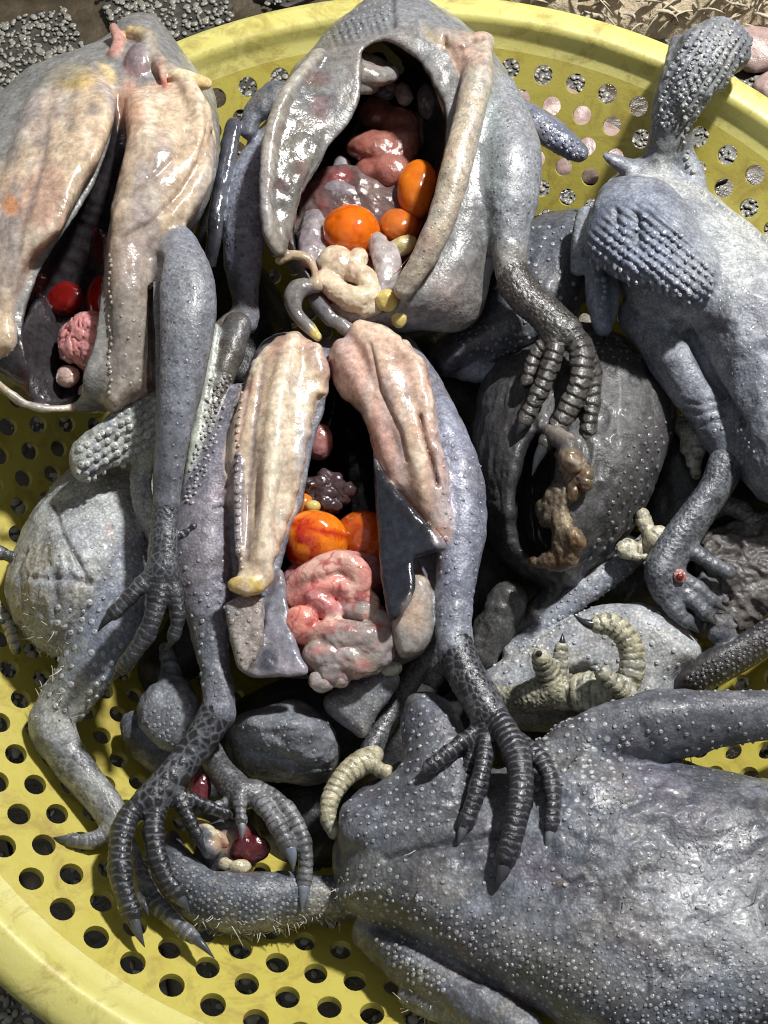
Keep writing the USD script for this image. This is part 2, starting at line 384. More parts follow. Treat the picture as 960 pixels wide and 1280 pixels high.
# feet: scaly shank and toes as one skin, with overlapping scutes on the toes and small scales elsewhere; claws are parts of the foot
def foot(parent, shank, toes, scute, groove, mat, claw_mat, pitch=10, k=7, wet=0.75, claw_col=(.06, .06, .07), relief=.9, shank_scale=9, seed=0, res=2.0, pale=None, belly=None, thin=.80, gap=.68, knuckles=True, allround=False):
    s = Shape(res); c = (*scute, wet)
    if len(shank) > 1: s.limb(shank, c, k=k)
    paths = []
    for t in toes:
        pts = [(*p[:3], p[3] * thin) for p in t['p']]
        s.limb(pts, c, k=k); paths.append(smooth_path([J(q) for q in pts], 6))
        sp = smooth_path([J(q) for q in pts], 8)                        # knuckles and the pads under them
        if len(sp) > 6 and knuckles:
            L = np.r_[0, np.cumsum(np.linalg.norm(np.diff(sp[:, :3], axis=0), axis=1))]
            for u in ((.3, .62, .93) if L[-1] > 60 else (.45, .92)):
                i = np.searchsorted(L, u * L[-1]); i = min(i, len(sp) - 1); q = sp[i]
                s.ops.append(('lump', (q[:3] - [0, 0, q[3] * .22], np.array([q[3] * 1.04, q[3] * 1.04, q[3] * 1.0]), 0.0, 0.0), c, 6, 1, False, q[:3] - q[3] * 1.4, q[:3] + q[3] * 1.4))
    surf = s.build(smooth=1)
    v = surf.v; best = np.full(len(v), 1e9); arc = np.zeros(len(v)); which = np.full(len(v), -1); rad = np.ones(len(v)); end = np.zeros(len(v))
    allp = ([smooth_path([J(q) for q in shank], 6)] if len(shank) > 1 else []) + paths
    for i, p in enumerate(allp):
        L = np.r_[0, np.cumsum(np.linalg.norm(np.diff(p[:, :3], axis=0), axis=1))]
        for a, b, l0, l1 in zip(p[:-1], p[1:], L[:-1], L[1:]):
            e = (b - a)[:3]; t = np.clip(((v - a[:3]) @ e) / max(e @ e, 1e-9), 0, 1)
            d = np.linalg.norm(v - a[:3] - t[:, None] * e, axis=1) / (a[3] + t * (b[3] - a[3]))
            m = d < best; best[m] = d[m]; arc[m] = (l0 + t * (l1 - l0))[m]; which[m] = i; rad[m] = (a[3] + t * (b[3] - a[3]))[m]; end[m] = L[-1]
    has_shank = len(shank) > 1
    n = surf.normals()
    toe = (which >= (1 if has_shank else 0)).astype(float)
    dorsal = np.clip(n[:, 2] * 2.0 + 0.5, 0, 1)                      # the upper side carries the broad scutes
    if allround: dorsal = np.ones(len(v))
    wob = 0.22 * (meshkit.noise(v * 0.15, seed) - .5) * 2 + 0.35 * (which * 0.37 % 1)
    ph = arc / pitch + wob + 0.35 * (1 - n[:, 2]) * (not allround); fr = ph - np.floor(ph)
    g = np.clip((np.abs(fr - .5) * 2 - gap) / 0.26, 0, 1); lip = np.clip((fr - .35) / .5, 0, 1) * (1 - g)
    ring = toe * np.where(arc > 6, 1, arc / 6)
    rng = np.random.default_rng(seed + 5)
    # small scales: cells round scattered seeds
    pick = rng.permutation(len(v))[: max(40, int(len(v) * res * res / (shank_scale ** 2) * 1.1))]
    d2, _ = cKDTree(v[pick]).query(v, 2); cell = np.clip((d2[:, 1] - d2[:, 0]) / (0.35 * shank_scale), 0, 1)
    small = np.where(toe > .5, 1 - dorsal, 1.0)
    cellg = 1 - cell
    groove_amt = np.maximum(ring * dorsal * g, small * np.clip((cellg - .35) / .5, 0, 1) * 0.8)
    dis = ring * dorsal * (lip * relief * 0.7 - g * relief * .8) + small * (cell - .6) * relief * 0.9
    surf.v = v + n * dis[:, None]
    var = 0.75 + 0.5 * meshkit.noise(np.c_[np.floor(ph), which, which * 0] * 1.7 + .5, seed + 2)
    col = np.array(scute)[None] * var[:, None]
    if pale is not None:                                              # pigment is thinner on parts of the foot
        m = np.clip((meshkit.fbm(v * .03, 3, seed + 3) - .45) / .2, 0, 1) * 0.6
        col = col * (1 - m[:, None]) + np.array(pale) * m[:, None]
    if belly is not None:
        m = np.clip(-n[:, 2] * 2 + .2, 0, 1); col = col * (1 - m[:, None]) + np.array(belly) * m[:, None]
    surf.c = col * (1 - groove_amt[:, None]) + np.array(groove) * groove_amt[:, None]
    path = surf.put(parent, 'foot', mat)
    for t in toes:
        if 'claw' not in t: continue
        tip = J((*t['claw'], 1)); a = J(t['p'][-1]); b = J(t['p'][-2])
        d0 = (a - b)[:3]; d0 /= max(np.linalg.norm(d0), 1e-6)
        r0 = a[3] * t.get('cr', 0.62); start = a[:3] + d0 * a[3] * .25
        mid = start + d0 * np.linalg.norm(tip[:3] - start) * .45 + np.array([0, 0, r0 * .5])
        u = np.linspace(0, 1, 9)[:, None]; cl = (1 - u) ** 2 * start + 2 * u * (1 - u) * mid + u ** 2 * tip[:3]
        rr = r0 * (1 - u.ravel() ** 1.4) * .95 + 0.5
        vv, ff = tube(cl, rr, 9)
        cc = np.array(t.get('cc', claw_col)) * .45 * (1.0 + 0.5 * (1 - np.repeat(u.ravel(), 9))[:, None]); cc = np.vstack([cc, cc[:1], cc[-1:]])
        put(path, 'claw', to_world(vv), ff[:, ::-1], claw_mat, np.clip(cc, 0, 1), np.full(len(vv), .8), base=parent.base)
    return surf

def tube(cl, rr, n=10):
    cl = np.asarray(cl, float); tg = np.gradient(cl, axis=0); tg /= np.maximum(np.linalg.norm(tg, axis=1, keepdims=True), 1e-9)
    a = np.cross(tg, [0.31, 0.22, 0.9]); a /= np.maximum(np.linalg.norm(a, axis=1, keepdims=True), 1e-9); b = np.cross(tg, a)
    th = np.arange(n) / n * 2 * math.pi
    v = (cl[:, None] + (a[:, None] * np.cos(th)[None, :, None] + b[:, None] * np.sin(th)[None, :, None]) * np.asarray(rr)[:, None, None]).reshape(-1, 3)
    m = len(cl); v = np.vstack([v, cl[:1], cl[-1:]]); f = []
    for i in range(m - 1):
        for j in range(n):
            k = (j + 1) % n; f += [(i * n + j, i * n + k, (i + 1) * n + k), (i * n + j, (i + 1) * n + k, (i + 1) * n + j)]
    for j in range(n):
        k = (j + 1) % n; f += [(m * n, k, j), (m * n + 1, (m - 1) * n + j, (m - 1) * n + k)]
    return v, np.array(f)

def blob(parent, name, at, rad, color, mat, rot=0, amp=0.0, freq=0.05, sub=4, wet=0.9, seed=0, veins=None, ridge=False, mott=None, label=None):
    """A lump of soft tissue: an uneven ellipsoid."""
    ico = trimesh.creation.icosphere(sub); v = np.array(ico.vertices); f = np.array(ico.faces)
    q = J(at); a = math.radians(rot); x = v * np.array(rad)
    x = np.c_[x[:, 0] * math.cos(a) - x[:, 1] * math.sin(a), x[:, 0] * math.sin(a) + x[:, 1] * math.cos(a), x[:, 2]] + q[:3]
    s = Surf(x, f, np.tile(np.array(color[:3], float), (len(x), 1)), np.full(len(x), wet))
    if amp: s.push(amp, freq, 4, seed, ridge=ridge)
    if mott is not None: s.mottle(mott, 0.05, .7, .48, .7, seed + 4)
    if veins is not None:
        e = np.abs(meshkit.fbm(s.v * veins[1], 3, seed + 9) - .5); m = np.clip(1 - e / veins[2], 0, 1) * veins[3]
        s.c = s.c * (1 - m[:, None]) + np.array(veins[0]) * m[:, None]
    return s.put(parent, name, mat, label=label), s

def hairs(parent, name, mat, starts, ends, width=0.00018, col=(.4, .38, .32)):
    """Left-over filoplumes and pin feathers: short bent tubes."""
    V, F, o = [], [], 0
    for a, b in zip(starts, ends):
        m = (a + b) / 2 + np.array([1.5, 1.0, 2.0]); u = np.linspace(0, 1, 5)[:, None]
        v, f = tube((1 - u) ** 2 * a + 2 * u * (1 - u) * m + u * u * b, np.linspace(.9, .35, 5), 4)
        V.append(v); F.append(f + o); o += len(v)
    if V:
        V = np.vstack(V); put(parent, name, to_world(V), np.vstack(F)[:, ::-1], mat, np.tile(col, (len(V), 1)), np.full(len(V), .4), kind='stuff')

def stubble(surf, parent, mat, mask, count, length=9, seed=0, col=(.42, .40, .34)):
    rng = np.random.default_rng(seed); n = surf.normals()
    ok = np.flatnonzero((mask > .5) & (n[:, 2] > -.2))
    if not len(ok): return
    ok = rng.choice(ok, min(count, len(ok)), replace=False)
    d = n[ok] * .7 + rng.normal(size=(len(ok), 3)) * .55
    hairs(parent, 'pin_feather', mat, surf.v[ok], surf.v[ok] + d * (length * rng.uniform(.4, 1.3, len(ok)))[:, None], col=col)
# ------------------------------------------------------------------ materials
def tissue(name, grain=0.0, wetbump=1.0, broad=110, tone3=.1, coat_r=.08, fine=900, coarse=260, bump=0.55, rough0=0.62, rough1=0.2, sss=0.0, sss_r=(1, .35, .2), tone=0.25, coat=0.0, dist=0.0012, pore=0.0, pore_scale=420):
    n = {'col': ('attribute', {'attribute': 'Cd'}), 'wet': ('attribute', {'attribute': 'wet'}),
         'geo': ('geometry', {}),
         'n1': ('noise_texture', {'scale': fine, 'detail': 3.0, 'roughness': .6}), 'n2': ('noise_texture', {'scale': coarse, 'detail': 4.0, 'roughness': .6}),
         'vor': ('voronoi_texture', {'scale': pore_scale, 'feature': 'smooth_f1', 'smoothness': .4}),
         'sum': ('math', {'math_type': 'multiply_add', 'value2': 0.45}), 'sum2': ('math', {'math_type': 'multiply_add', 'value2': pore}),
         'bmp': ('bump', {'strength': bump, 'distance': dist}), 'bs': ('map_range', {'from_min': .5, 'from_max': .9, 'to_min': bump, 'to_max': bump * wetbump, 'clamp': True}),
         'tone': ('map_range', {'from_min': .32, 'from_max': .68, 'to_min': 1 - tone, 'to_max': 1 + tone, 'clamp': True}),
         'n3': ('noise_texture', {'scale': broad, 'detail': 5.0, 'roughness': .7}), 'tone3': ('map_range', {'from_min': .36, 'from_max': .64, 'to_min': 1 - tone3, 'to_max': 1 + tone3, 'clamp': True}), 'tt': ('math', {'math_type': 'multiply'}), 'grn': ('map_range', {'from_min': .15, 'from_max': .6, 'to_min': 1 + grain, 'to_max': 1 - grain, 'clamp': True}), 'tg': ('math', {'math_type': 'multiply'}), 'gw': ('map_range', {'from_min': .5, 'from_max': .8, 'to_min': 0, 'to_max': .8, 'clamp': True}), 'gm': ('mix_float', {'b': 1.0}),
         'mul': ('vector_math', {'math_type': 'scale'}),
         'rr': ('map_range', {'from_min': 0, 'from_max': 1, 'to_min': rough0, 'to_max': rough1}),
         'rn': ('math', {'math_type': 'multiply_add', 'value2': .25}), 'rs': ('math', {'math_type': 'subtract', 'value2': .125}),
         'p': ('principled_bsdf', {'specular_ior_level': .5, 'subsurface_weight': sss, 'subsurface_scale': .0025, 'subsurface_radius': sss_r, 'coat_weight': coat, 'coat_roughness': coat_r})}
    l = [('geo.position', 'n1.vector'), ('geo.position', 'n2.vector'), ('geo.position', 'vor.vector'),
         ('n1.fac', 'sum.value1'), ('n2.fac', 'sum.value3'), ('vor.distance', 'sum2.value1'), ('sum.value', 'sum2.value3'), ('sum2.value', 'bmp.height'),
         ('n2.fac', 'tone.value'), ('col.color', 'mul.vector1'), ('tone.result', 'tt.value1'), ('geo.position', 'n3.vector'), ('n3.fac', 'tone3.value'), ('tone3.result', 'tt.value2'), ('tt.value', 'tg.value1'), ('vor.distance', 'grn.value'), ('wet.fac', 'gw.value'), ('gw.result', 'gm.fac'), ('grn.result', 'gm.a'), ('gm.result', 'tg.value2'), ('tg.value', 'mul.scale'), ('mul.vector', 'p.base_color'),
         ('wet.fac', 'rr.value'), ('n2.fac', 'rn.value1'), ('rr.result', 'rn.value3'), ('rn.value', 'rs.value1'), ('rs.value', 'p.roughness'), ('bmp.normal', 'p.normal'), ('wet.fac', 'bs.value'), ('bs.result', 'bmp.strength')]
    return usdkit.material(stage, '/World/Looks/' + name, n, l, surface='p.BSDF')

SKIN = tissue('plucked_skin', fine=1500, coarse=420, wetbump=.5, bump=.36, rough0=.74, rough1=.16, tone=.26, broad=140, tone3=.22, pore=-.5, pore_scale=950, coat=.05, coat_r=.15, dist=.0007, sss=.12, grain=.24)
DOT = tissue('follicle', fine=1500, coarse=500, bump=.15, rough0=.55, rough1=.2, tone=.15, broad=200, tone3=.25)
FOOT = tissue('scaly_foot', fine=1600, coarse=500, bump=.4, rough0=.5, rough1=.2, tone=.3, broad=180, tone3=.35, coat=.15, coat_r=.2)
CLAW = tissue('claw_horn', fine=900, coarse=300, bump=.15, rough0=.5, rough1=.2, tone=.25)
ORGAN = tissue('organ', fine=800, coarse=230, bump=.4, rough0=.45, rough1=.14, sss=.2, tone=.22, tone3=.2, coat=.4)
YOLK = tissue('egg_yolk', fine=500, coarse=120, bump=.06, rough0=.4, rough1=.12, sss=.25, sss_r=(1, .4, .1), tone=.1, coat=.25)

def plastic(name, c0, c1, c2, scratch=.22):
    n = {'geo': ('geometry', {}), 'n1': ('noise_texture', {'scale': 22, 'detail': 6.0, 'roughness': .65}), 'n2': ('noise_texture', {'scale': 160, 'detail': 4.0, 'roughness': .7}),
         'n3': ('noise_texture', {'scale': 60, 'detail': 5.0, 'roughness': .75, 'distortion': .6}),
         'r1': ('rgb_ramp', {'ramp': [(0.0, tuple(c0)), (.45, tuple(c1)), (1.0, tuple(c2))]}),
         'dirt': ('rgb_ramp', {'ramp': [(0.0, (0, 0, 0)), (.50, (0, 0, 0)), (.60, (.4, .4, .4)), (.72, (.75, .75, .75)), (1, (1, 1, 1))]}),
         'mix': ('mix_color', {'b': (.24, .15, .035)}), 'scr': ('mapping', {'scale': (1, 1, 1)}),
         'bmp': ('bump', {'strength': .22, 'distance': .0012}), 'rg': ('map_range', {'from_min': .3, 'from_max': .7, 'to_min': .28, 'to_max': .5}),
         'p': ('principled_bsdf', {'subsurface_weight': .12, 'subsurface_scale': .004, 'subsurface_radius': (1, .8, .15)})}
    l = [('geo.position', 'n1.vector'), ('geo.position', 'n2.vector'), ('geo.position', 'n3.vector'), ('n1.fac', 'r1.fac'), ('n3.fac', 'dirt.fac'), ('r1.color', 'mix.a'), ('dirt.color', 'mix.fac'),
         ('mix.result', 'p.base_color'), ('n2.fac', 'bmp.height'), ('bmp.normal', 'p.normal'), ('n2.fac', 'rg.value'), ('rg.result', 'p.roughness')]
    return usdkit.material(stage, '/World/Looks/' + name, n, l, surface='p.BSDF')
PLASTIC = plastic('yellow_plastic', (.34, .28, .045), (.455, .385, .07), (.51, .445, .115))
RIM = plastic('worn_yellow_plastic', (.45, .39, .075), (.56, .505, .15), (.62, .575, .24))

def plain(name, c0, c1, scale, rough=(.3, .6), bump=.4, dist=.002, detail=6.0, vary=0.0):
    n = {'geo': ('geometry', {}), 'n1': ('noise_texture', {'scale': scale, 'detail': detail, 'roughness': .65}), 'r': ('rgb_ramp', {'ramp': [(.3, c0), (.7, c1)]}),
         'rg': ('map_range', {'from_min': .35, 'from_max': .65, 'to_min': rough[0], 'to_max': rough[1], 'clamp': True}), 'bmp': ('bump', {'strength': bump, 'distance': dist}),
         'hv': ('hsv', {}), 'rv': ('map_range', {'from_min': 0, 'from_max': 1, 'to_min': 1 - vary, 'to_max': 1 + vary}), 'p': ('principled_bsdf', {})}
    l = [('geo.position', 'n1.vector'), ('n1.fac', 'r.fac'), ('r.color', 'hv.color'), ('geo.random_per_island', 'rv.value'), ('rv.result', 'hv.value'), ('hv.color', 'p.base_color'), ('n1.fac', 'rg.value'), ('rg.result', 'p.roughness'), ('n1.fac', 'bmp.height'), ('bmp.normal', 'p.normal')]
    return usdkit.material(stage, '/World/Looks/' + name, n, l, surface='p.BSDF')
MUD = plain('wet_brown_joint', (.035, .026, .016), (.085, .065, .04), 60, (.12, .5), .6, .004)
TILE = plain('dark_aggregate_tile', (.025, .024, .022), (.085, .08, .068), 120, (.15, .5), .4, .002)
PEBBLE = plain('pale_pebble', (.22, .21, .175), (.50, .475, .41), 200, (.15, .45), .2, .001, vary=.35)
FEATHER = plain('wet_feather', (.52, .43, .29), (.80, .71, .55), 300, (.4, .7), .3, .001, vary=.3)
SCRAP = plain('raw_scrap', (.26, .17, .15), (.46, .34, .31), 120, (.2, .45), .5, .002)

# ------------------------------------------------------------------ the setting: market floor of pebble-faced tiles with wet brown joints
rng = np.random.default_rng(3)
def struct(path_name, v, f, mat, **kw):
    p = put(None, path_name, v, f, mat, smooth=False, kind='structure', **kw); return p
gx, gy = np.meshgrid(np.linspace(-.9, .9, 61), np.linspace(-.9, .9, 61), indexing='ij')
gz = 0.002 * (meshkit.fbm(np.stack([gx * 14, gy * 14, gx * 0], -1), 3, 5) - .5)
gi = np.arange(61 * 61).reshape(61, 61)
gq = np.stack([gi[:-1, :-1], gi[1:, :-1], gi[1:, 1:], gi[:-1, 1:]], -1).reshape(-1, 4)
ground = put(None, 'ground', np.stack([gx, gy, gz], -1).reshape(-1, 3), np.vstack([gq[:, [0, 1, 2]], gq[:, [0, 2, 3]]]), MUD, smooth=True, kind='structure')
tag(stage.GetPrimAtPath(ground), 'wet brown market floor set with pebble-faced tiles under the yellow basket', 'ground')
ga = math.radians(24); ge = np.array([math.cos(ga), math.sin(ga)]); gn = np.array([-ge[1], ge[0]])
peb_v, peb_f = trimesh.creation.icosphere(1).vertices, trimesh.creation.icosphere(1).faces
TS, TJ = 0.088, 0.017
BC_ = np.array([0.0387, 0.057]) * D0; R_OUT_ = .5887 * D0
peb0_v, peb0_f = trimesh.creation.icosphere(0).vertices, trimesh.creation.icosphere(0).faces
for i in range(-7, 8):
    for j in range(-7, 10):
        c = ge * (i * TS + (j % 2) * TS * .5 - .012) + gn * (j * TS * .82 + .03)
        e3 = np.array([c[0], c[1], 0]) - EYE; dd = -(e3 @ BACK); qx, qy = 480 + FPX * e3[0] / dd, 640 - FPX * (e3 @ UP) / dd
        if not (-150 < qx < 1110 and -150 < qy < 1430): continue
        far_out = np.linalg.norm(c - BC_) > R_OUT_ - .03
        hx, hy = (TS - TJ) / 2, (TS * .82 - TJ) / 2; ch = .012
        out = [(-hx + ch, -hy), (hx - ch, -hy), (hx, -hy + ch), (hx, hy - ch), (hx - ch, hy), (-hx + ch, hy), (-hx, hy - ch), (-hx, -hy + ch)]
        out = [tuple(c + ge * x * (1 + .04 * rng.normal()) + gn * y * (1 + .04 * rng.normal())) for x, y in out]
        V = np.array([(x, y, z) for z in (-.003, .0035) for x, y in out] + [(c[0], c[1], .0044)])
        F = [(a, (a + 1) % 8, 8 + (a + 1) % 8) for a in range(8)] + [(a, 8 + (a + 1) % 8, 8 + a) for a in range(8)] + [(8 + a, 8 + (a + 1) % 8, 16) for a in range(8)]
        tp = put(ground, 'tile', V, np.array(F), TILE, smooth=False)
        PV, PF, o = [], [], 0
        for x in np.arange(-hx + .002, hx - .001, .0031 if far_out else .0046):
            for y in np.arange(-hy + .002, hy - .001, .0031 if far_out else .0046):
                if rng.random() < .12: continue
                q = c + ge * (x + rng.normal() * .0009) + gn * (y + rng.normal() * .0009); s = rng.uniform(.0008, .0021) * (1 if far_out else 1.4); e = rng.uniform(.55, 1.35, 2); t = rng.uniform(0, 3)
                pv, pf = (peb_v, peb_f) if far_out else (peb0_v, peb0_f)
                w = pv * [s * e[0], s * e[1], s * .5]; w = np.c_[w[:, 0] * math.cos(t) - w[:, 1] * math.sin(t), w[:, 0] * math.sin(t) + w[:, 1] * math.cos(t), w[:, 2]]
                PV.append(w + [q[0], q[1], .0046]); PF.append(pf + o); o += len(w)
        put(tp, 'pebble', np.vstack(PV), np.vstack(PF), PEBBLE, smooth=True, kind='stuff')

# ------------------------------------------------------------------ yellow plastic basket: lathed wall with bored drain holes, and its rolled rim
BC = np.array([0.0387, 0.057]) * D0 + np.array([0, 0])
R_OUT, R_IN = .5887 * D0, .5428 * D0
SLOPE = math.radians(43); HOLE0 = .197; STEP = .0222 * D0; FLOOR_R = .088
def wall_z(r): return H0 - .006 - (R_IN - r) * math.tan(SLOPE)
t = .0026
fz = wall_z(FLOOR_R)
inner = [(0, fz - .004), (FLOOR_R - .02, fz - .003), (FLOOR_R - .006, fz + .0005), (FLOOR_R + .004, wall_z(FLOOR_R + .004))] + [(r, wall_z(r)) for r in np.linspace(FLOOR_R + .012, R_IN - .004, 10)] + [(R_IN - .0008, H0 - .0072)]
rim = [(R_IN + .0006, H0 - .0052), (R_IN + .0016, H0 - .0024), (R_IN + .0028, H0 - .0007), (R_IN + .0048, H0 + .0002), (R_OUT - .0058, H0 - .0006), (R_OUT - .002, H0 - .002), (R_OUT, H0 - .0055), (R_OUT + .0008, H0 - .016), (R_OUT - .0016, H0 - .016), (R_OUT - .0024, H0 - .007), (R_IN + .006, H0 - .0046)]
outer = [(r + t * math.sin(SLOPE), z - t * math.cos(SLOPE)) for r, z in inner[::-1][1:-3]] + [(FLOOR_R - .004, fz - .004), (FLOOR_R - .02, fz - .0065), (0, fz - .007)]
def lathe(pr, n=168):
    b = m3.Manifold.revolve(m3.CrossSection([np.array(pr)]), n)
    return b if b.volume() > 0 else m3.Manifold.revolve(m3.CrossSection([np.array(pr)[::-1]]), n)
low_in, low_out = inner[:-1], outer
body = lathe(low_in + low_out)
rim_body = lathe([inner[-2], inner[-1]] + rim + [outer[0]], 240)
NH = 84
holes = []
for k in range(0, 13):
    r = HOLE0 - k * STEP
    if r < FLOOR_R + .008: break
    rad = .0042 * (0.40 + .60 * r / HOLE0)
    for i in range(NH):
        a = (i + .5 * (k % 2) + .18) / NH * 2 * math.pi
        nrm = np.array([-math.sin(SLOPE) * math.cos(a), -math.sin(SLOPE) * math.sin(a), math.cos(SLOPE)])
        cyl = m3.Manifold.cylinder(.016, rad * .93, rad * 1.07, 18, True)
        e1 = np.array([-math.sin(a), math.cos(a), 0]); e2 = np.cross(nrm, e1)
        M = np.c_[e1, e2, nrm, [r * math.cos(a), r * math.sin(a), wall_z(r)]]
        holes.append(cyl.transform(M))
for rr, nn_ in ((0, 1), (.017, 7), (.033, 14), (.049, 21), (.065, 28)):
    for i in range(nn_):
        a = i / nn_ * 2 * math.pi + rr * 31
        holes.append(m3.Manifold.cylinder(.02, .0036, .0036, 14, True).translate([rr * math.cos(a), rr * math.sin(a), fz - .005]))
body = body - m3.Manifold.batch_boolean(holes, m3.OpType.Add)
mm = body.to_mesh(); bv, bf = np.array(mm.vert_properties[:, :3], float), np.array(mm.tri_verts)
basket = Thing('plastic_basket', 'yellow plastic colander basket with drain holes holding all the black-skinned chickens', 'basket', base=[BC[0], BC[1], 0])
usdkit.mesh(stage, numbered(basket.path, 'basket_wall'), trimesh.Trimesh(bv, bf, process=False), PLASTIC, smooth=35)
usdkit.mesh(stage, numbered(basket.path, 'rim'), rim_body, RIM, smooth=60)

# ------------------------------------------------------------------ heap of plucked feathers and scraps on the floor behind the basket
PLUME = plain('pale_feather_heap', (.40, .31, .19), (.70, .60, .43), 90, (.5, .8), .8, .004)
def floor_xy(px, py, z=0.0):
    d = (z - EYE[2]) / (-(py - 640) / FPX * UP[2] - BACK[2]); return EYE + d * ((px - 480) / FPX * np.array([1., 0, 0]) - (py - 640) / FPX * UP - BACK)
hc = floor_xy(800, -20)
heap = Thing('feather_heap', 'pale heap of plucked wet feathers on the floor beyond the far rim', 'feathers', base=[hc[0], hc[1], 0])
hx_, hy_ = np.meshgrid(np.linspace(-1, 1, 40), np.linspace(-1, 1, 30), indexing='ij')
rr2 = hx_ ** 2 + hy_ ** 2
hz = .034 * np.clip(1 - rr2, 0, 1) ** .6 * (.7 + .8 * meshkit.fbm(np.stack([hx_ * 4, hy_ * 4, hx_ * 0], -1), 4, 8)) - .002 * (rr2 > .98)
hv = np.stack([hc[0] + hx_ * .115, hc[1] + .012 + hy_ * .062 , hz], -1).reshape(-1, 3)
gi = np.arange(1200).reshape(40, 30); gq = np.stack([gi[:-1, :-1], gi[1:, :-1], gi[1:, 1:], gi[:-1, 1:]], -1).reshape(-1, 4)
put(heap, 'matted_down', hv, np.vstack([gq[:, [0, 1, 2]], gq[:, [0, 2, 3]]]), PLUME)
FV, FF, o = [], [], 0
for k in range(1300):
    i = rng.integers(len(hv)); p = hv[i] + [0, 0, .003]
    if p[2] < .006: continue
    a = rng.normal() * .7 + (.5 if rng.random() < .6 else 2.4); L = rng.uniform(.012, .032); w = rng.uniform(.0006, .0022)
    u = np.linspace(0, 1, 6); cx = np.c_[np.cos(a + u * rng.normal() * .9), np.sin(a + u * rng.normal() * .9), rng.normal() * .25 + .35 - u * .9] * (L / 6)
    cl = p + np.cumsum(cx, 0); sd = np.c_[-np.sin(a + 0 * u), np.cos(a + 0 * u), 0.25 * rng.normal() + 0 * u]; ww = w * np.sin(np.pi * (u * .85 + .12))
    V = np.stack([cl - sd * ww[:, None], cl + [0, 0, .0009], cl + sd * ww[:, None], cl - [0, 0, .0004]], 1).reshape(-1, 3)
    F = []
    for q in range(5):
        for e in range(4):
            a0, a1 = q * 4 + e, q * 4 + (e + 1) % 4; F += [(a0, a1, a1 + 4), (a0, a1 + 4, a0 + 4)]
    FV.append(V); FF.append(np.array(F) + o); o += 24
put(heap, 'feather', np.vstack(FV), np.vstack(FF), FEATHER, kind='stuff')
for k, (px, py, r) in enumerate(((950, 60, .016), (735, 190, .02), (690, 140, .018), (650, 195, .017), (975, 110, .012))):
    c = floor_xy(px, py, .006); v = trimesh.creation.icosphere(3).vertices * [r * 1.3, r, r * .5]; v = v * (1 + .35 * (meshkit.fbm(v * 130, 3, k)[:, None] - .5)) + c
    q = Thing('flesh_scrap', ('pink scrap of flesh behind the tall grey neck at the right edge', 'pinkish flesh scrap on the floor seen through the lower drain holes of the far wall', 'pink flesh scrap seen through the upper drain holes of the far wall', 'pale flesh scrap on the floor seen through holes beside the top-centre thigh', 'small pink flesh scrap just outside the rim at the right edge')[k], 'scrap', base=[c[0], c[1], 0])
    put(q, 'lump', v, np.array(trimesh.creation.icosphere(3).faces), SCRAP)
# ------------------------------------------------------------------ the chickens: pigments
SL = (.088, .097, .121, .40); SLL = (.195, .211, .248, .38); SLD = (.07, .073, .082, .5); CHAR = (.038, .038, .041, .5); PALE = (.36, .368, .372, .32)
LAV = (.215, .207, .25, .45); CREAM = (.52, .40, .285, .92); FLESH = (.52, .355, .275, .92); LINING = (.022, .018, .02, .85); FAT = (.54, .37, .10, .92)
BEIGE = (.34, .285, .23, .8); MEMB = (.125, .122, .112, .95); BLUE = (.16, .175, .225, .34); BONE = (.55, .46, .31, .65)
GRP = None

# ---- lower carcasses, deep under the others
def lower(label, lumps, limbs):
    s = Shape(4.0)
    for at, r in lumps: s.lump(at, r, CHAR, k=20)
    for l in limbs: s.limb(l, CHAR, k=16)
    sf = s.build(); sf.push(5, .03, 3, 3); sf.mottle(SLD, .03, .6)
    t = Thing('chicken', label, 'chicken', base=base_of(sf)); sf.put(t, 'body', SKIN)
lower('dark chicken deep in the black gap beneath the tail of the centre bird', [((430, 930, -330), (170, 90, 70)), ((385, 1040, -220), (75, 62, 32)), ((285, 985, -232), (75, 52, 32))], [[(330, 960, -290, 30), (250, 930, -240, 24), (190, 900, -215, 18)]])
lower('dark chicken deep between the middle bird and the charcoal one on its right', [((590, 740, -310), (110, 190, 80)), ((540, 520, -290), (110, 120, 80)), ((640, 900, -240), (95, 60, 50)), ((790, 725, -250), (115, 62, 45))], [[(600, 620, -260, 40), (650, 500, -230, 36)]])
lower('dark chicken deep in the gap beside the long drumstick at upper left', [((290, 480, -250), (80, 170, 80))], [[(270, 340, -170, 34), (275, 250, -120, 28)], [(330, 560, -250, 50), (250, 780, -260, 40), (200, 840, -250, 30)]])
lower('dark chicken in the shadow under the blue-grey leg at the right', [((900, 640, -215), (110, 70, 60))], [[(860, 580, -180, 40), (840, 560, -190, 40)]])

# ---- F: pale blue-grey whole bird on the left
s = Shape(3.0)
s.sheet([(90, 583), (130, 572), (185, 588), (204, 640), (200, 680), (182, 715), (150, 760), (110, 800), (80, 818), (50, 808), (22, 777), (8, 735), (18, 695), (33, 655), (60, 615)], [(100, 600, -115), (30, 720, -95), (100, 690, -85), (190, 640, -110), (90, 800, -110)], 85, PALE, w=66, k=14)
s.limb([(158, 735, -62, 36), (132, 788, -62, 36), (110, 830, -78, 35), (90, 862, -92, 31), (66, 893, -104, 28), (64, 912, -106, 28), (78, 935, -108, 25)], SLL, k=16)
s.sheet([(93, 556), (133, 522), (185, 490), (215, 490), (212, 540), (173, 573), (135, 588), (104, 600), (90, 580)], [(100, 580, 5), (160, 530, 12), (205, 510, 10)], 24, (.40, .41, .38, .5), w=20, k=5)
s.limb([(184, 560, -8, 15), (176, 600, -16, 14), (182, 640, -24, 13), (193, 668, -30, 11)], (.36, .36, .27, .5), k=4)
F_ = s.build()
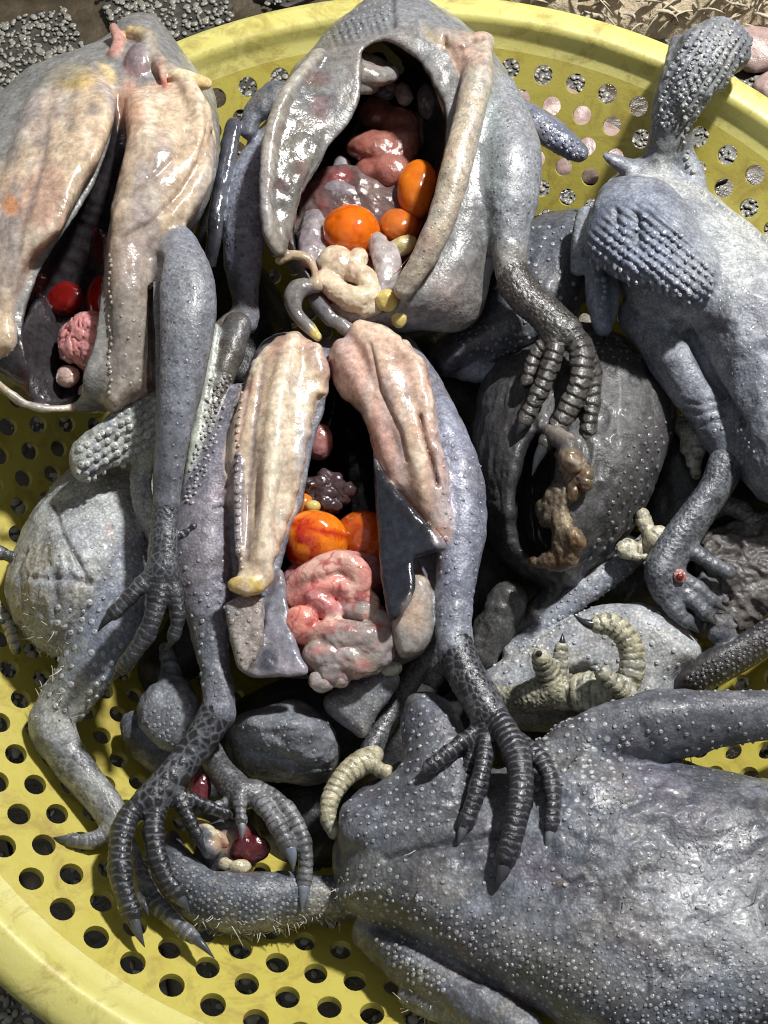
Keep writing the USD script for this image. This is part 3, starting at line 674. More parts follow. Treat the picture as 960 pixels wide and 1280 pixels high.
F_.loosen(3, .032, 201); F_.push(3.5, .02, 3, 11); F_.push(0.65, .09, 3, 12)
wr = F_.area([(10, 690), (70, 660), (113, 728), (100, 760), (70, 820), (0, 830)], 30)
F_.push(5, .045, 4, 13, stretch=(1.6, .6, 1), mask=wr, ridge=True)
F_.mottle((0.254, 0.220, 0.169), .02, .8, .3, .5, 14, mask=wr); F_.mottle((0.216, 0.235, 0.290), .018, .6, .45, .65, 15); F_.mottle((0.394, 0.404, 0.375), .05, .5, .5, .7, 16)
F_.spot(145, 780, 40, 90, (0.198, 0.220, 0.281), rot=20, soft=.8, amount=.7)
F_.spot(95, 890, 45, 40, (0.375, 0.375, 0.338), soft=.8, amount=.8); F_.spot(137, 665, 5, 8, (0.394, 0.206, 0.188), soft=.8, amount=.7)
F_.line([(68, 632), (78, 665), (92, 690), (104, 712), (114, 728)], 2.6, 4.0, (.05, .045, .04), .9); F_.line([(40, 722), (70, 722), (114, 729)], 4, 4, (.12, .11, .1), .5)
F_.spot(120, 620, 70, 50, (.44, .45, .44), soft=1.2, amount=.6); F_.mottle((.20, .215, .25), .025, .6, .53, .64, 17); F_.spot(90, 850, 20, 70, (.19, .20, .23), soft=1, amount=.4)
F_.pleat(-32, 10, 1.6, F_.area([(93, 556), (133, 522), (185, 490), (215, 490), (212, 540), (173, 573), (104, 600)], 8) * (F_.v[:, 2] > zof(F_.v[:, 0], F_.v[:, 1], -30)))
tF = Thing('chicken', 'pale blue-grey whole plucked chicken lying against the left basket wall with stitched skin cut', 'chicken', base=base_of(F_))
F_.put(tF, 'body', SKIN)
low = F_.area([(70, 760), (160, 740), (150, 850), (100, 900), (60, 880)], 6); up_ = F_.area([(60, 610), (200, 590), (195, 690), (130, 740), (60, 700)], 6)
follicles(F_, tF, DOT, mask=low, spacing=15, size=4.03, height=2.25, ring=(.42, .43, .44), pit=(.2, .2, .22), seed=1)
follicles(F_, tF, DOT, mask=up_, spacing=13, size=2.52, height=1.20, ring=(.45, .45, .44), pit=(.25, .25, .25), seed=2)
wing = F_.area([(93, 556), (133, 522), (185, 490), (215, 490), (212, 540), (173, 573), (104, 600)], 4) * (F_.v[:, 2] > zof(F_.v[:, 0], F_.v[:, 1], -30))
follicles(F_, tF, DOT, pts=rows(85, 485, 215, 605, -32, 15, 10, .08, 3), mask=wing, size=4.37, height=1.80, ring=(.40, .40, .36), pit=(.10, .10, .09), seed=3)
edge_ = np.array([(96, 590), (108, 600), (120, 597), (132, 592), (144, 588), (156, 582), (168, 576), (176, 610), (172, 596), (174, 624), (178, 640), (183, 655)], float)
follicles(F_, tF, DOT, pts=edge_, size=4.62, height=3.00, ring=(.46, .44, .34), pit=(.2, .18, .1), seed=4, lean=(0, 1))
stubble(F_, tF, DOT, F_.area([(30, 740), (90, 790), (80, 830), (100, 900), (40, 900)], 4), 60, 10, 5)
foot(tF, [(68, 920, -108, 26), (88, 952, -108, 25), (110, 980, -106, 23), (133, 1008, -102, 22), (148, 1036, -98, 20)],
     [{'p': [(135, 1042, -98, 14), (110, 1052, -93, 12), (88, 1050, -90, 10)], 'claw': (66, 1047, -88)},
      {'p': [(152, 1045, -96, 17), (174, 1092, -88, 15), (198, 1132, -78, 14), (225, 1158, -66, 13), (242, 1172, -58, 11)], 'claw': (268, 1198, -52)},
      {'p': [(165, 1062, -84, 11), (173, 1098, -76, 10), (180, 1128, -70, 9)], 'claw': (186, 1146, -68)}],
     (.10, .104, .115), (.25, .255, .26), FOOT, CLAW, pitch=11, pale=(.36, .36, .33), seed=2, claw_col=(.10, .11, .13))

# claws that reach in from a bird under the left wall
def odd_foot(label, shank, toes, scute, groove, cat='chicken', **kw):
    w = to_world(np.array([J(q)[:3] for t in toes for q in t['p']]))
    t = Thing('chicken', label, cat, base=[w[:, 0].mean(), w[:, 1].mean(), w[:, 2].min() - .004])
    return foot(t, shank, toes, scute, groove, FOOT, CLAW, **kw), t
odd_foot('buried chicken showing only a small black toe tip at the left edge', [], [{'p': [(-20, 690, -70, 12), (0, 691, -72, 10), (16, 697, -74, 7)], 'claw': (31, 701, -76)}], (.045, .045, .05), (.16, .16, .17), seed=21)
odd_foot('buried chicken showing only a cream banded toe at the left edge below the black toe', [], [{'p': [(-14, 745, -95, 10), (4, 768, -95, 9), (14, 790, -95, 11), (20, 812, -98, 9)]}, {'p': [(-14, 770, -90, 9), (-4, 775, -90, 7)], 'claw': (10, 779, -90)}], (.32, .30, .24), (.08, .08, .08), seed=22, knuckles=False, allround=True)

# ---- wing end and lower pieces below the centre bird's left foot
s = Shape(2.8)
s.sheet([(173, 883), (193, 858), (230, 856), (250, 900), (222, 940), (180, 910)], [(190, 880, -128), (230, 880, -118), (215, 925, -128)], 28, (.27, .285, .32, .45), w=22, k=8)
s.limb([(207, 812, -130, 8), (214, 845, -128, 12), (216, 880, -130, 20)], SLL, k=14)
s.limb([(165, 905, -165, 16), (185, 930, -172, 24), (225, 955, -180, 28), (280, 985, -190, 26)], SL, k=8)
s.limb([(160, 905, -160, 8), (158, 918, -158, 7)], PALE, k=6)
s.sheet([(285, 918), (298, 893), (335, 884), (370, 874), (407, 905), (424, 947), (398, 980), (343, 975), (305, 966)], [(300, 925, -135), (360, 915, -110), (410, 950, -135)], 60, (.19, .20, .23, .5), w=52, k=10)
s.limb([(300, 940, -190, 40), (240, 930, -200, 30)], SLD, k=14)
L_ = s.build(); L_.loosen(5, .03, 202, stretch=(.6, 1.6, 1)); L_.push(3, .03, 3, 31); L_.push(0.60, .10, 3, 32)
L_.mottle((0.081, 0.085, 0.098), .02, .7, .45, .62, 33, stretch=(1, 2, 1)); L_.mottle((0.244, 0.252, 0.276), .04, .5, .5, .68, 34)
tL = Thing('chicken', 'small grey chicken mostly hidden under the left foot of the centre bird', 'chicken', base=base_of(L_))
L_.put(tL, 'body', SKIN)
follicles(L_, tL, DOT, mask=L_.area([(178, 890), (240, 880), (232, 940), (190, 920)], 3), spacing=7.5, size=2.52, height=1.20, ring=(.22, .22, .24), pit=(.07, .07, .08), seed=31)
follicles(L_, tL, DOT, mask=L_.area([(290, 900), (420, 900), (420, 980), (300, 970)], 3), spacing=14, size=2.18, height=1.05, ring=(.33, .34, .37), pit=(.12, .12, .13), seed=32)

# ---- H: neck and torn head at the bottom
s = Shape(2.6)
s.limb([(214, 1048, -112, 10), (222, 1085, -104, 25), (252, 1120, -92, 34), (300, 1130, -96, 40), (360, 1124, -104, 34), (405, 1124, -108, 29), (445, 1118, -112, 30)], SL, k=8)
s.lump((285, 1062, -110), (42, 40, 26), SLD, k=8)
s.lump((258, 1048, -80), (15, 13, 12), SL, k=4); s.limb([(243, 1036, -90, 9), (252, 1046, -80, 10), (262, 1062, -78, 12)], SL, k=5)
s.limb([(244, 1028, -86, 4), (256, 1034, -80, 7), (268, 1050, -78, 8), (272, 1062, -80, 5)], BONE, k=4)
H_ = s.build(); H_.push(2.4, .05, 3, 41); H_.push(0.65, .14, 3, 42, ridge=True)
H_.mottle((0.244, 0.248, 0.260), .03, .6, .45, .65, 43); H_.mottle((0.276, 0.252, 0.195), .025, .5, .55, .7, 44)
H_.spot(312, 1060, 30, 28, (.13, .02, .025), soft=.7, wet=.95); H_.spot(280, 1052, 16, 12, (.35, .24, .16), soft=.7, wet=.9)
tH = Thing('chicken', 'grey chicken at the bottom with a bristly bent neck and a torn red wound', 'chicken', base=base_of(H_))
H_.put(tH, 'body', SKIN)
blob(tH, 'wound', (312, 1062, -88), (27, 19, 11), (.075, .009, .012), ORGAN, rot=-8, amp=6, freq=.04, seed=4, mott=(.16, .03, .03), wet=.6)
blob(tH, 'bone_end', (300, 1084, -78), (14, 10, 10), (.50, .42, .28), ORGAN, amp=3, freq=.1, seed=5)
blob(tH, 'bone_end', (282, 1080, -80), (9, 8, 8), (.45, .38, .27), ORGAN, amp=3, freq=.1, seed=6)
blob(tH, 'flesh', (272, 1048, -82), (18, 10, 9), (.48, .33, .22), ORGAN, rot=30, amp=4, freq=.09, seed=7, mott=(.2, .03, .03))
blob(tH, 'flesh', (248, 990, -108), (15, 24, 10), (.13, .03, .038), ORGAN, rot=12, amp=3, freq=.06, seed=8, wet=.7)
nk = H_.area([(215, 1060), (240, 1080), (300, 1095), (400, 1095), (440, 1100), (440, 1160), (250, 1180), (210, 1120)], 3)
follicles(H_, tH, DOT, pts=rows(205, 1050, 450, 1175, -20, 8.5, 7.5, .12, 6, bend=.5), mask=nk, size=2.35, height=1.27, ring=(.33, .34, .36), pit=(.13, .13, .14), seed=41)
stubble(H_, tH, DOT, H_.area([(235, 1140), (300, 1150), (420, 1140), (430, 1160), (300, 1180), (240, 1175)], 3), 110, 10, 42)
foot(tH, [(258, 930, -120, 16), (272, 958, -102, 17), (288, 978, -90, 19), (303, 993, -82, 20)],
     [{'p': [(298, 985, -74, 10), (300, 1008, -62, 9), (302, 1028, -58, 8)], 'claw': (302, 1052, -62), 'cc': (.30, .31, .34)},
      {'p': [(312, 992, -80, 14), (332, 1010, -68, 14), (350, 1038, -60, 13), (360, 1058, -62, 12)], 'claw': (366, 1090, -68), 'cc': (.22, .25, .32), 'cr': .75},
      {'p': [(320, 985, -82, 14), (345, 1000, -74, 14), (370, 1028, -68, 13), (382, 1068, -68, 12), (380, 1106, -72, 11)], 'claw': (377, 1138, -72), 'cc': (.25, .28, .34), 'cr': .75},
      {'p': [(290, 1000, -84, 9), (268, 1010, -78, 8), (245, 1012, -76, 7)]}],
     (.105, .105, .113), (.045, .045, .05), FOOT, CLAW, pitch=9, shank_scale=7, seed=6, pale=(.24, .24, .25), relief=.9)

# curled yellowish toe on a dark shank
sf, tK2 = odd_foot('buried chicken showing a dark shank and one curled yellowish toe against the speckled bird', [(540, 815, -135, 14), (511, 850, -125, 16), (486, 896, -112, 16), (464, 938, -100, 15)], [{'p': [(458, 948, -98, 10), (452, 954, -96, 8)]}], (.05, .05, .055), (.13, .13, .14), seed=24, shank_scale=7)
foot(tK2, [], [{'p': [(466, 944, -96, 15), (448, 956, -88, 17), (430, 971, -80, 15), (414, 996, -76, 13), (410, 1022, -76, 11), (418, 1041, -78, 9)], 'claw': (430, 1054, -82), 'cc': (.08, .08, .09)}, {'p': [(462, 950, -86, 10), (474, 962, -80, 10), (484, 966, -78, 11)]}],
     (.40, .36, .24), (.2, .19, .15), FOOT, CLAW, pitch=9, seed=25, knuckles=False, allround=True, thin=.95, pale=(.30, .30, .28), shank_scale=8)

# ---- I: pale bird with a blue leg and a curled cream foot
s = Shape(3.0)
s.sheet([(600, 850), (640, 818), (700, 780), (740, 762), (790, 755), (830, 764), (862, 792), (877, 822), (846, 850), (838, 900), (760, 915), (620, 905)], [(640, 860, -165), (740, 800, -140), (850, 815, -130), (800, 890, -160)], 46, PALE, w=34, k=8)
s.limb([(812, 680, -150, 15), (768, 712, -142, 16), (722, 744, -140, 15), (674, 786, -145, 13), (640, 815, -155, 14)], SLL, k=6)
I_ = s.build(); I_.loosen(2.5, .032, 208); I_.push(2.5, .02, 3, 51); I_.push(0.70, .11, 3, 52)
I_.mottle((0.281, 0.295, 0.338), .02, .7, .45, .6, 53); I_.mottle((0.394, 0.375, 0.338), .03, .5, .5, .7, 54)
tI = Thing('chicken', 'pale grey chicken right of centre with a thin light blue leg lying slantwise above it', 'chicken', base=base_of(I_))
I_.put(tI, 'body', SKIN)
follicles(I_, tI, DOT, mask=I_.area([(600, 840), (700, 770), (840, 760), (870, 830), (760, 900), (620, 900)], 3), spacing=16, size=3.36, height=1.80, ring=(.40, .41, .43), pit=(.3, .3, .32), seed=51)
follicles(I_, tI, DOT, mask=I_.area([(640, 800), (790, 680), (820, 700), (660, 820)], 3) * (I_.v[:, 2] > zof(I_.v[:, 0], I_.v[:, 1], -150)), spacing=11, size=2.35, height=1.35, ring=(.36, .39, .45), pit=(.2, .2, .24), seed=52)
foot(tI, [(590, 868, -125, 14), (630, 874, -108, 16), (660, 872, -95, 20), (692, 862, -85, 25)],
     [{'p': [(688, 850, -72, 17), (680, 832, -50, 14), (676, 822, -34, 12)], 'claw': (671, 816, -14), 'cr': .5},
      {'p': [(697, 850, -76, 14), (700, 826, -62, 11), (702, 810, -54, 9)], 'claw': (703, 792, -48)},
      {'p': [(705, 868, -88, 20), (740, 866, -75, 28), (768, 866, -72, 24)]},
      {'p': [(770, 864, -72, 18), (788, 846, -56, 17), (790, 815, -46, 17), (780, 793, -36, 16), (762, 780, -30, 15), (748, 781, -26, 12)], 'claw': (717, 768, -24)},
      {'p': [(785, 870, -48, 13), (772, 857, -36, 12), (756, 844, -28, 11), (750, 839, -26, 9)], 'claw': (737, 834, -22), 'cc': (.3, .33, .33)}],
     (.36, .335, .235), (.11, .105, .085), FOOT, CLAW, pitch=10, seed=7, pale=(.30, .31, .29), relief=1.5, knuckles=False, allround=True, thin=.98, gap=.6, shank_scale=7, claw_col=(.05, .055, .065))
# toe tips between the charcoal bird and the right leg
odd_foot('buried chicken showing only a cluster of cream curled toe tips beside the right-hand scaly shank', [(800, 690, -120, 12), (815, 680, -115, 13)], [{'p': [(812, 668, -110, 9), (806, 654, -100, 11), (803, 644, -95, 10)]}, {'p': [(812, 680, -108, 12), (818, 674, -98, 14), (824, 668, -96, 12)]}, {'p': [(795, 690, -110, 11), (784, 685, -100, 13), (776, 688, -98, 9)], 'claw': (770, 692, -98)}, {'p': [(782, 690, -100, 8), (795, 696, -94, 5), (810, 696, -92, 4)]}], (.42, .39, .29), (.15, .14, .12), seed=26, shank_scale=6, pitch=8, knuckles=False, allround=True, thin=.95)
odd_foot('buried chicken showing only a pale swollen foot pad in the gap behind the right-hand thigh', [(850, 530, -120, 12), (864, 540, -105, 15)], [{'p': [(868, 545, -98, 13), (873, 552, -92, 15), (872, 566, -95, 10)]}, {'p': [(862, 562, -100, 11), (868, 580, -102, 10), (870, 594, -106, 6)]}, {'p': [(858, 545, -104, 9), (856, 562, -106, 8)]}], (.36, .35, .30), (.16, .16, .15), seed=27, shank_scale=7, pitch=9)

# ---- J: wrinkled dark bird at the right edge
s = Shape(2.8)
s.sheet([(868, 675), (900, 660), (960, 640), (1010, 650), (1000, 730), (955, 768), (915, 800), (888, 775), (898, 742), (878, 715)], [(880, 690, -150), (960, 680, -135), (920, 770, -150)], 42, (.10, .088, .082, .35), w=30, k=8)
s.limb([(850, 856, -135, 16), (872, 846, -125, 22), (900, 830, -118, 24), (930, 815, -114, 22), (965, 793, -110, 22), (1010, 770, -105, 24)], CHAR, k=8)
s.lump((902, 790, -105), (19, 17, 15), SL, k=4); s.lump((880, 760, -140), (30, 40, 30), SLD, k=8)
J_ = s.build()
pal = J_.area([(868, 675), (960, 640), (1000, 730), (915, 800), (885, 770)], 6) * (J_.v[:, 1] < 785)
J_.push(9, .035, 4, 61, stretch=(1.0, 1.5, 1), mask=pal, ridge=True); J_.push(0.70, .12, 3, 62)
J_.mottle((.06, .05, .05), .03, .6, .45, .6, 63); J_.mottle((.19, .18, .175), .05, .5, .52, .7, 64)
tJ = Thing('chicken', 'wrinkled dark brownish chicken at the right edge with a bristly charcoal neck', 'chicken', base=base_of(J_))
J_.put(tJ, 'body', SKIN)
follicles(J_, tJ, DOT, pts=rows(845, 770, 965, 875, -28, 8, 7, .1, 8), mask=J_.area([(850, 850), (880, 830), (960, 770), (965, 815), (890, 870)], 3), size=2.52, height=1.35, ring=(.16, .16, .165), pit=(.05, .05, .055), seed=61)
odd_foot('buried chicken showing a dark forked thin-toed foot at the right edge under the blue-grey bird', [(885, 645, -122, 10), (905, 632, -112, 12), (928, 638, -106, 12)], [{'p': [(926, 638, -106, 11), (944, 662, -102, 10), (956, 682, -102, 9), (975, 690, -102, 8)]}, {'p': [(930, 640, -106, 10), (948, 650, -100, 9), (968, 646, -98, 9)]}], (.085, .08, .08), (.18, .175, .17), seed=28, shank_scale=6, pitch=8)

# ---- K: bumpy grey bird seen behind the thigh of the top-centre bird
s = Shape(3.0)
s.sheet([(620, 300), (665, 274), (735, 262), (745, 330), (722, 390), (690, 410), (660, 440), (600, 452), (555, 470), (540, 440), (580, 395), (610, 340)], [(700, 290, -115), (660, 380, -125), (570, 440, -150)], 75, SL, w=55, k=10)
s.limb([(548, 455, -150, 14), (590, 462, -135, 13), (640, 466, -135, 12)], SLL, k=5)
K_ = s.build(); K_.loosen(3, .032, 203); K_.push(4, .02, 3, 71); K_.push(0.70, .1, 3, 72); K_.mottle((.07, .07, .08), .02, .7, .45, .6, 73)
K_.spot(615, 425, 55, 40, (0.081, 0.085, 0.094), soft=.8, amount=.8); K_.spot(612, 458, 28, 14, (0.211, 0.244, 0.293), soft=.7, amount=.9)
tK = Thing('chicken', 'bumpy grey chicken wedged behind the thigh and foot of the top-centre bird', 'chicken', base=base_of(K_))
K_.put(tK, 'body', SKIN)
follicles(K_, tK, DOT, mask=K_.area([(630, 290), (740, 270), (740, 400), (650, 430)], 3), spacing=15, size=3.02, height=1.80, ring=(.42, .42, .42), pit=(.3, .3, .3), seed=71)
follicles(K_, tK, DOT, mask=K_.area([(560, 410), (640, 400), (660, 440), (590, 452)], 3), spacing=10, size=2.69, height=1.35, ring=(.2, .2, .22), pit=(.05, .05, .06), seed=72)

# ---- E: charcoal bird with a ragged opening
s = Shape(2.8)
s.sheet([(598, 500), (612, 462), (650, 424), (720, 407), (773, 422), (820, 455), (842, 500), (838, 548), (816, 600), (797, 640), (775, 676), (742, 712), (712, 738), (670, 725), (630, 700), (605, 655), (594, 580)], [(620, 500, -140), (720, 430, -135), (800, 500, -115), (720, 600, -110), (640, 660, -145), (740, 690, -140)], 92, (.046, .045, .046, .25), w=72, k=12)
s.limb([(742, 695, -150, 26), (705, 742, -158, 23), (664, 782, -165, 20), (640, 800, -170, 18)], CHAR, k=16)
s.limb([(636, 752, -140, 21), (620, 782, -148, 22), (604, 815, -155, 18)], (.06, .06, .058, .5), k=6)
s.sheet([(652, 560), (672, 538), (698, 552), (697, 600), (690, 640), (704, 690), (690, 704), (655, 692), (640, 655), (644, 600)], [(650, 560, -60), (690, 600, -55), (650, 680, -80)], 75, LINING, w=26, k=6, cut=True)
s.limb([(690, 540, -12, 9), (708, 556, -2, 11), (716, 575, 2, 13)], BEIGE, k=8)
s.sheet([(706, 556), (722, 566), (742, 584), (736, 606), (718, 616), (708, 632), (704, 648), (720, 664), (728, 684), (710, 706), (684, 709), (664, 701), (684, 694), (696, 680), (688, 656), (680, 634), (690, 616), (703, 602), (700, 580)], [(740, 585, 2), (702, 590, -22), (682, 634, -40), (720, 670, -18), (700, 700, -48), (668, 702, -62)], 6, (.12, .085, .05, .45), w=6, k=4, rag=10)
E_ = s.build()
fr = E_.area([(690, 560), (750, 570), (740, 640), (735, 700), (660, 715), (670, 640)], 6) * (np.abs(E_.c[:, 0] - E_.c[:, 2]) > .05)
E_.loosen(3, .032, 209); E_.push(7, .012, 3, 81); E_.push(4, .03, 3, 89, stretch=(1.6, .7, 1), ridge=True); E_.push(0.50, .1, 3, 82); E_.push(2.4, .12, 4, 83, mask=fr, ridge=True)
E_.mottle((.34, .27, .15), .06, .7, .52, .62, 84, mask=fr); E_.mottle((.12, .06, .02), .05, .8, .5, .65, 85, mask=fr)
E_.mottle((.085, .081, .083), .016, .75, .44, .62, 86, mask=1 - fr); E_.mottle((.04, .04, .044), .03, .5, .5, .7, 87, mask=1 - fr)
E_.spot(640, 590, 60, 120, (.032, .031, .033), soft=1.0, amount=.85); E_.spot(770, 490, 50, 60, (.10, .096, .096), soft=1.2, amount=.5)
E_.line([(772, 456), (776, 490), (772, 530), (776, 560)], 1.6, -1.0, (.2, .19, .18), .7)
tE = Thing('chicken', 'charcoal plucked chicken with a ragged tan-edged opening, a clawed foot resting on it', 'chicken', base=base_of(E_))
E_.put(tE, 'body', SKIN)
follicles(E_, tE, DOT, mask=E_.area([(690, 410), (770, 422), (800, 450), (760, 450), (720, 440)], 3), spacing=11, size=2.52, height=1.35, ring=(.26, .25, .25), pit=(.14, .14, .14), seed=81)
follicles(E_, tE, DOT, pts=rows(730, 520, 850, 720, 60, 12, 12, .1, 82), mask=E_.area([(800, 520), (845, 500), (840, 550), (797, 645), (745, 712), (725, 705), (770, 620)], 3), size=2.9, height=1.8, ring=(.24, .235, .24), pit=(.10, .10, .10), seed=83)
hairs(tE, 'skin_shred', ORGAN, [J((724, 560, -18))[:3], J((712, 545, -22))[:3]], [J((716, 532, -24))[:3], J((732, 575, -26))[:3]], col=(.4, .3, .2))

# ---- D: whole blue-grey bird at the right with its neck over the rim
s = Shape(3.0)
s.sheet([(862, 222), (906, 256), (960, 298), (1040, 355), (1090, 470), (1060, 600), (1000, 640), (935, 608), (900, 520), (872, 440), (830, 415), (790, 385), (760, 330), (742, 275), (772, 215), (815, 203)], [(800, 240, -60), (960, 400, -45), (1060, 450, -60), (960, 560, -80), (850, 400, -60)], 98, PALE, w=72, k=14)
s.limb([(818, 225, -40, 34), (828, 196, -18, 24), (836, 165, 4, 25), (842, 138, 22, 28), (857, 108, 40, 33), (880, 76, 52, 39), (904, 56, 56, 35)], (.20, .205, .205, .4), k=14)
s.limb([(800, 215, -20, 14), (772, 203, -5, 10), (757, 194, 0, 5)], SLL, k=10); s.limb([(850, 175, -10, 12), (858, 200, -20, 14), (868, 225, -30, 16)], PALE, k=10); s.limb([(848, 50, 40, 8), (850, 70, 42, 14)], SL, k=10)
s.sheet([(748, 240), (775, 222), (816, 224), (852, 248), (876, 285), (898, 322), (900, 345), (888, 369), (862, 382), (835, 372), (806, 358), (773, 345), (738, 322), (729, 292)], [(760, 260, 25), (820, 270, 45), (880, 340, 40), (760, 320, 25), (830, 350, 42)], 36, BLUE, w=30, k=6)
s.limb([(732, 270, -5, 14), (727, 305, -12, 14), (724, 335, -25, 12)], BLUE, k=6)
s.limb([(746, 330, -12, 17), (749, 372, -22, 16), (754, 408, -34, 12)], (.16, .20, .30, .6), k=4); s.limb([(764, 348, -16, 8), (766, 375, -24, 8), (762, 402, -34, 7)], PALE, k=3)
s.limb([(798, 395, -60, 26), (830, 420, -50, 35), (860, 464, -45, 35), (884, 508, -50, 29), (902, 540, -56, 27), (914, 562, -60, 25)], SLL, k=9)
D_ = s.build()
D_.loosen(3.2, .032, 204); D_.push(3.5, .015, 3, 91); D_.push(0.60, .1, 3, 92)
thd = D_.area([(780, 380), (860, 400), (940, 540), (930, 590), (880, 560), (800, 440)], 20)
D_.mottle((0.225, 0.244, 0.290), .014, .8, .42, .6, 93); D_.mottle((0.404, 0.413, 0.404), .03, .5, .5, .7, 94)
D_.spot(960, 470, 90, 110, (0.198, 0.206, 0.254), soft=1.0, amount=.75); D_.spot(820, 310, 95, 60, (0.164, 0.193, 0.268), soft=.7, amount=.6, rot=30); D_.spot(895, 540, 34, 40, (0.145, 0.160, 0.198), soft=.8, amount=.7); D_.spot(870, 340, 40, 22, (0.150, 0.150, 0.179), soft=.9, amount=.5)
D_.spot(850, 100, 90, 90, (0.160, 0.164, 0.164), soft=.8, amount=.5); D_.spot(840, 175, 40, 25, (0.112, 0.117, 0.122), soft=.9, amount=.6)
for k, y in enumerate((498, 510, 524)): D_.line([(856, y + 4), (875, y + 8), (895, y + 2), (905, y - 6)], 2.4, 2.2, (.1, .11, .13), .5)
D_.line([(862, 418), (872, 440), (886, 468), (906, 498), (926, 530)], 5, 10, (.06, .065, .08), .7); D_.line([(845, 405), (870, 400), (900, 410)], 6, 4)
D_.line([(796, 268), (798, 285), (796, 300)], 5, 6, (.12, .13, .16), .5); D_.line([(770, 265), (772, 285)], 4, 5, (.12, .13, .16), .5)
D_.spot(930, 300, 60, 60, (.46, .475, .47), soft=1.2, amount=.6); D_.spot(840, 420, 40, 30, (.33, .36, .39), soft=1, amount=.6); D_.spot(760, 330, 22, 60, (.09, .11, .17), soft=1, amount=.6); D_.spot(940, 560, 60, 60, (.13, .14, .17), soft=1.1, amount=.7); D_.mottle((.13, .14, .175), .02, .6, .52, .64, 98)
hi = D_.v[:, 2] > zof(D_.v[:, 0], D_.v[:, 1], 12)
D_.pleat(38, 10, 1.5, D_.area([(735, 300), (760, 262), (820, 258), (898, 330), (890, 372), (862, 384), (806, 362), (735, 328)], 14) * hi)
D_.pleat(-58, 9.5, 1.4, D_.area([(812, 160), (832, 95), (858, 40), (930, 15), (948, 60), (920, 100), (872, 150), (858, 180)], 12))
tD = Thing('chicken', 'whole blue-grey plucked chicken at the upper right, its ribbed neck propped over the rim', 'chicken', base=base_of(D_))
D_.put(tD, 'body', SKIN)
hi = D_.v[:, 2] > zof(D_.v[:, 0], D_.v[:, 1], 12)
wg = D_.area([(745, 290), (800, 265), (850, 290), (898, 335), (888, 372), (862, 382), (806, 360), (735, 325)], 3) * hi
follicles(D_, tD, DOT, pts=rows(725, 240, 905, 385, 38, 9.5, 10, .07, 91, bend=-.25), mask=wg, size=3.3, height=1.6, ring=(.28, .31, .39), pit=(.11, .12, .16), seed=91, lean=(.3, .6))
ed = np.array([(736 + 9.5 * i, 326 + 3.6 * i + 5 * math.sin(i * 1.3)) for i in range(14)])
follicles(D_, tD, DOT, pts=ed, size=4.20, height=2.85, ring=(.48, .48, .46), pit=(.3, .3, .3), seed=92, lean=(.2, 1))
follicles(D_, tD, DOT, pts=ed + [3, 12], size=3.70, height=2.40, ring=(.42, .42, .42), pit=(.2, .2, .2), seed=93, lean=(.2, 1))
neck = D_.area([(815, 150), (835, 90), (860, 40), (930, 20), (945, 60), (920, 95), (870, 150), (855, 175)], 3)
follicles(D_, tD, DOT, pts=rows(800, 15, 950, 205, -58, 6.5, 9.5, .07, 94), mask=neck, size=2.8, height=1.7, ring=(.36, .36, .34), pit=(.17, .17, .16), seed=94)
follicles(D_, tD, DOT, pts=np.array([(852 + 1.2 * i + 2 * math.sin(i * 2), 132 + 8 * i) for i in range(11)] + [(862 + 7.5 * i, 226 + 5.6 * i) for i in range(14)], float), size=3.53, height=3.75, ring=(.45, .44, .36), pit=(.4, .38, .3), seed=95)
bodyd = D_.area([(850, 230), (960, 310), (960, 600), (900, 480), (890, 400), (905, 330)], 4)
follicles(D_, tD, DOT, mask=bodyd, spacing=12, size=2.2, height=0.5, ring=(.12, .125, .15), pit=(.10, .105, .13), seed=96)
follicles(D_, tD, DOT, mask=D_.area([(890, 520), (925, 520), (945, 570), (900, 590)], 4), spacing=9, size=3.02, height=1.65, ring=(.31, .33, .37), pit=(.15, .16, .18), seed=97)
follicles(D_, tD, DOT, pts=np.array([(757 + 1.5 * math.sin(i), 348 + 8 * i) for i in range(8)], float), size=3.36, height=2.62, ring=(.5, .5, .46), pit=(.05, .05, .05), seed=98)
foot(tD, [(914, 562, -60, 24), (905, 588, -63, 23), (892, 614, -66, 21), (868, 648, -72, 22), (844, 684, -78, 24), (830, 714, -82, 25), (834, 738, -86, 21)],
     [{'p': [(834, 738, -86, 18), (845, 764, -86, 14), (860, 778, -90, 10)], 'claw': (874, 791, -94)},
      {'p': [(850, 738, -82, 13), (866, 750, -82, 12), (882, 768, -86, 10)], 'claw': (896, 782, -92), 'cc': (.1, .1, .1)},
      {'p': [(854, 724, -80, 13), (872, 735, -80, 11), (892, 752, -84, 9)], 'claw': (908, 764, -88), 'cc': (.1, .1, .1)},
      {'p': [(862, 684, -76, 12), (885, 702, -76, 11), (912, 716, -82, 10)]}],
     (.05, .053, .063), (.15, .158, .18), FOOT, CLAW, pitch=9, seed=9, shank_scale=8.5, pale=(.13, .14, .16))
blob(tD, 'wound', (850, 720, -61), (8, 9, 5), (.42, .20, .18), ORGAN, amp=2, freq=.2, seed=9, mott=(.3, .05, .05), wet=.6)
blob(tD, 'wound', (850, 721, -57), (4.5, 5, 3), (.16, .012, .015), ORGAN, amp=1, freq=.2, seed=10)

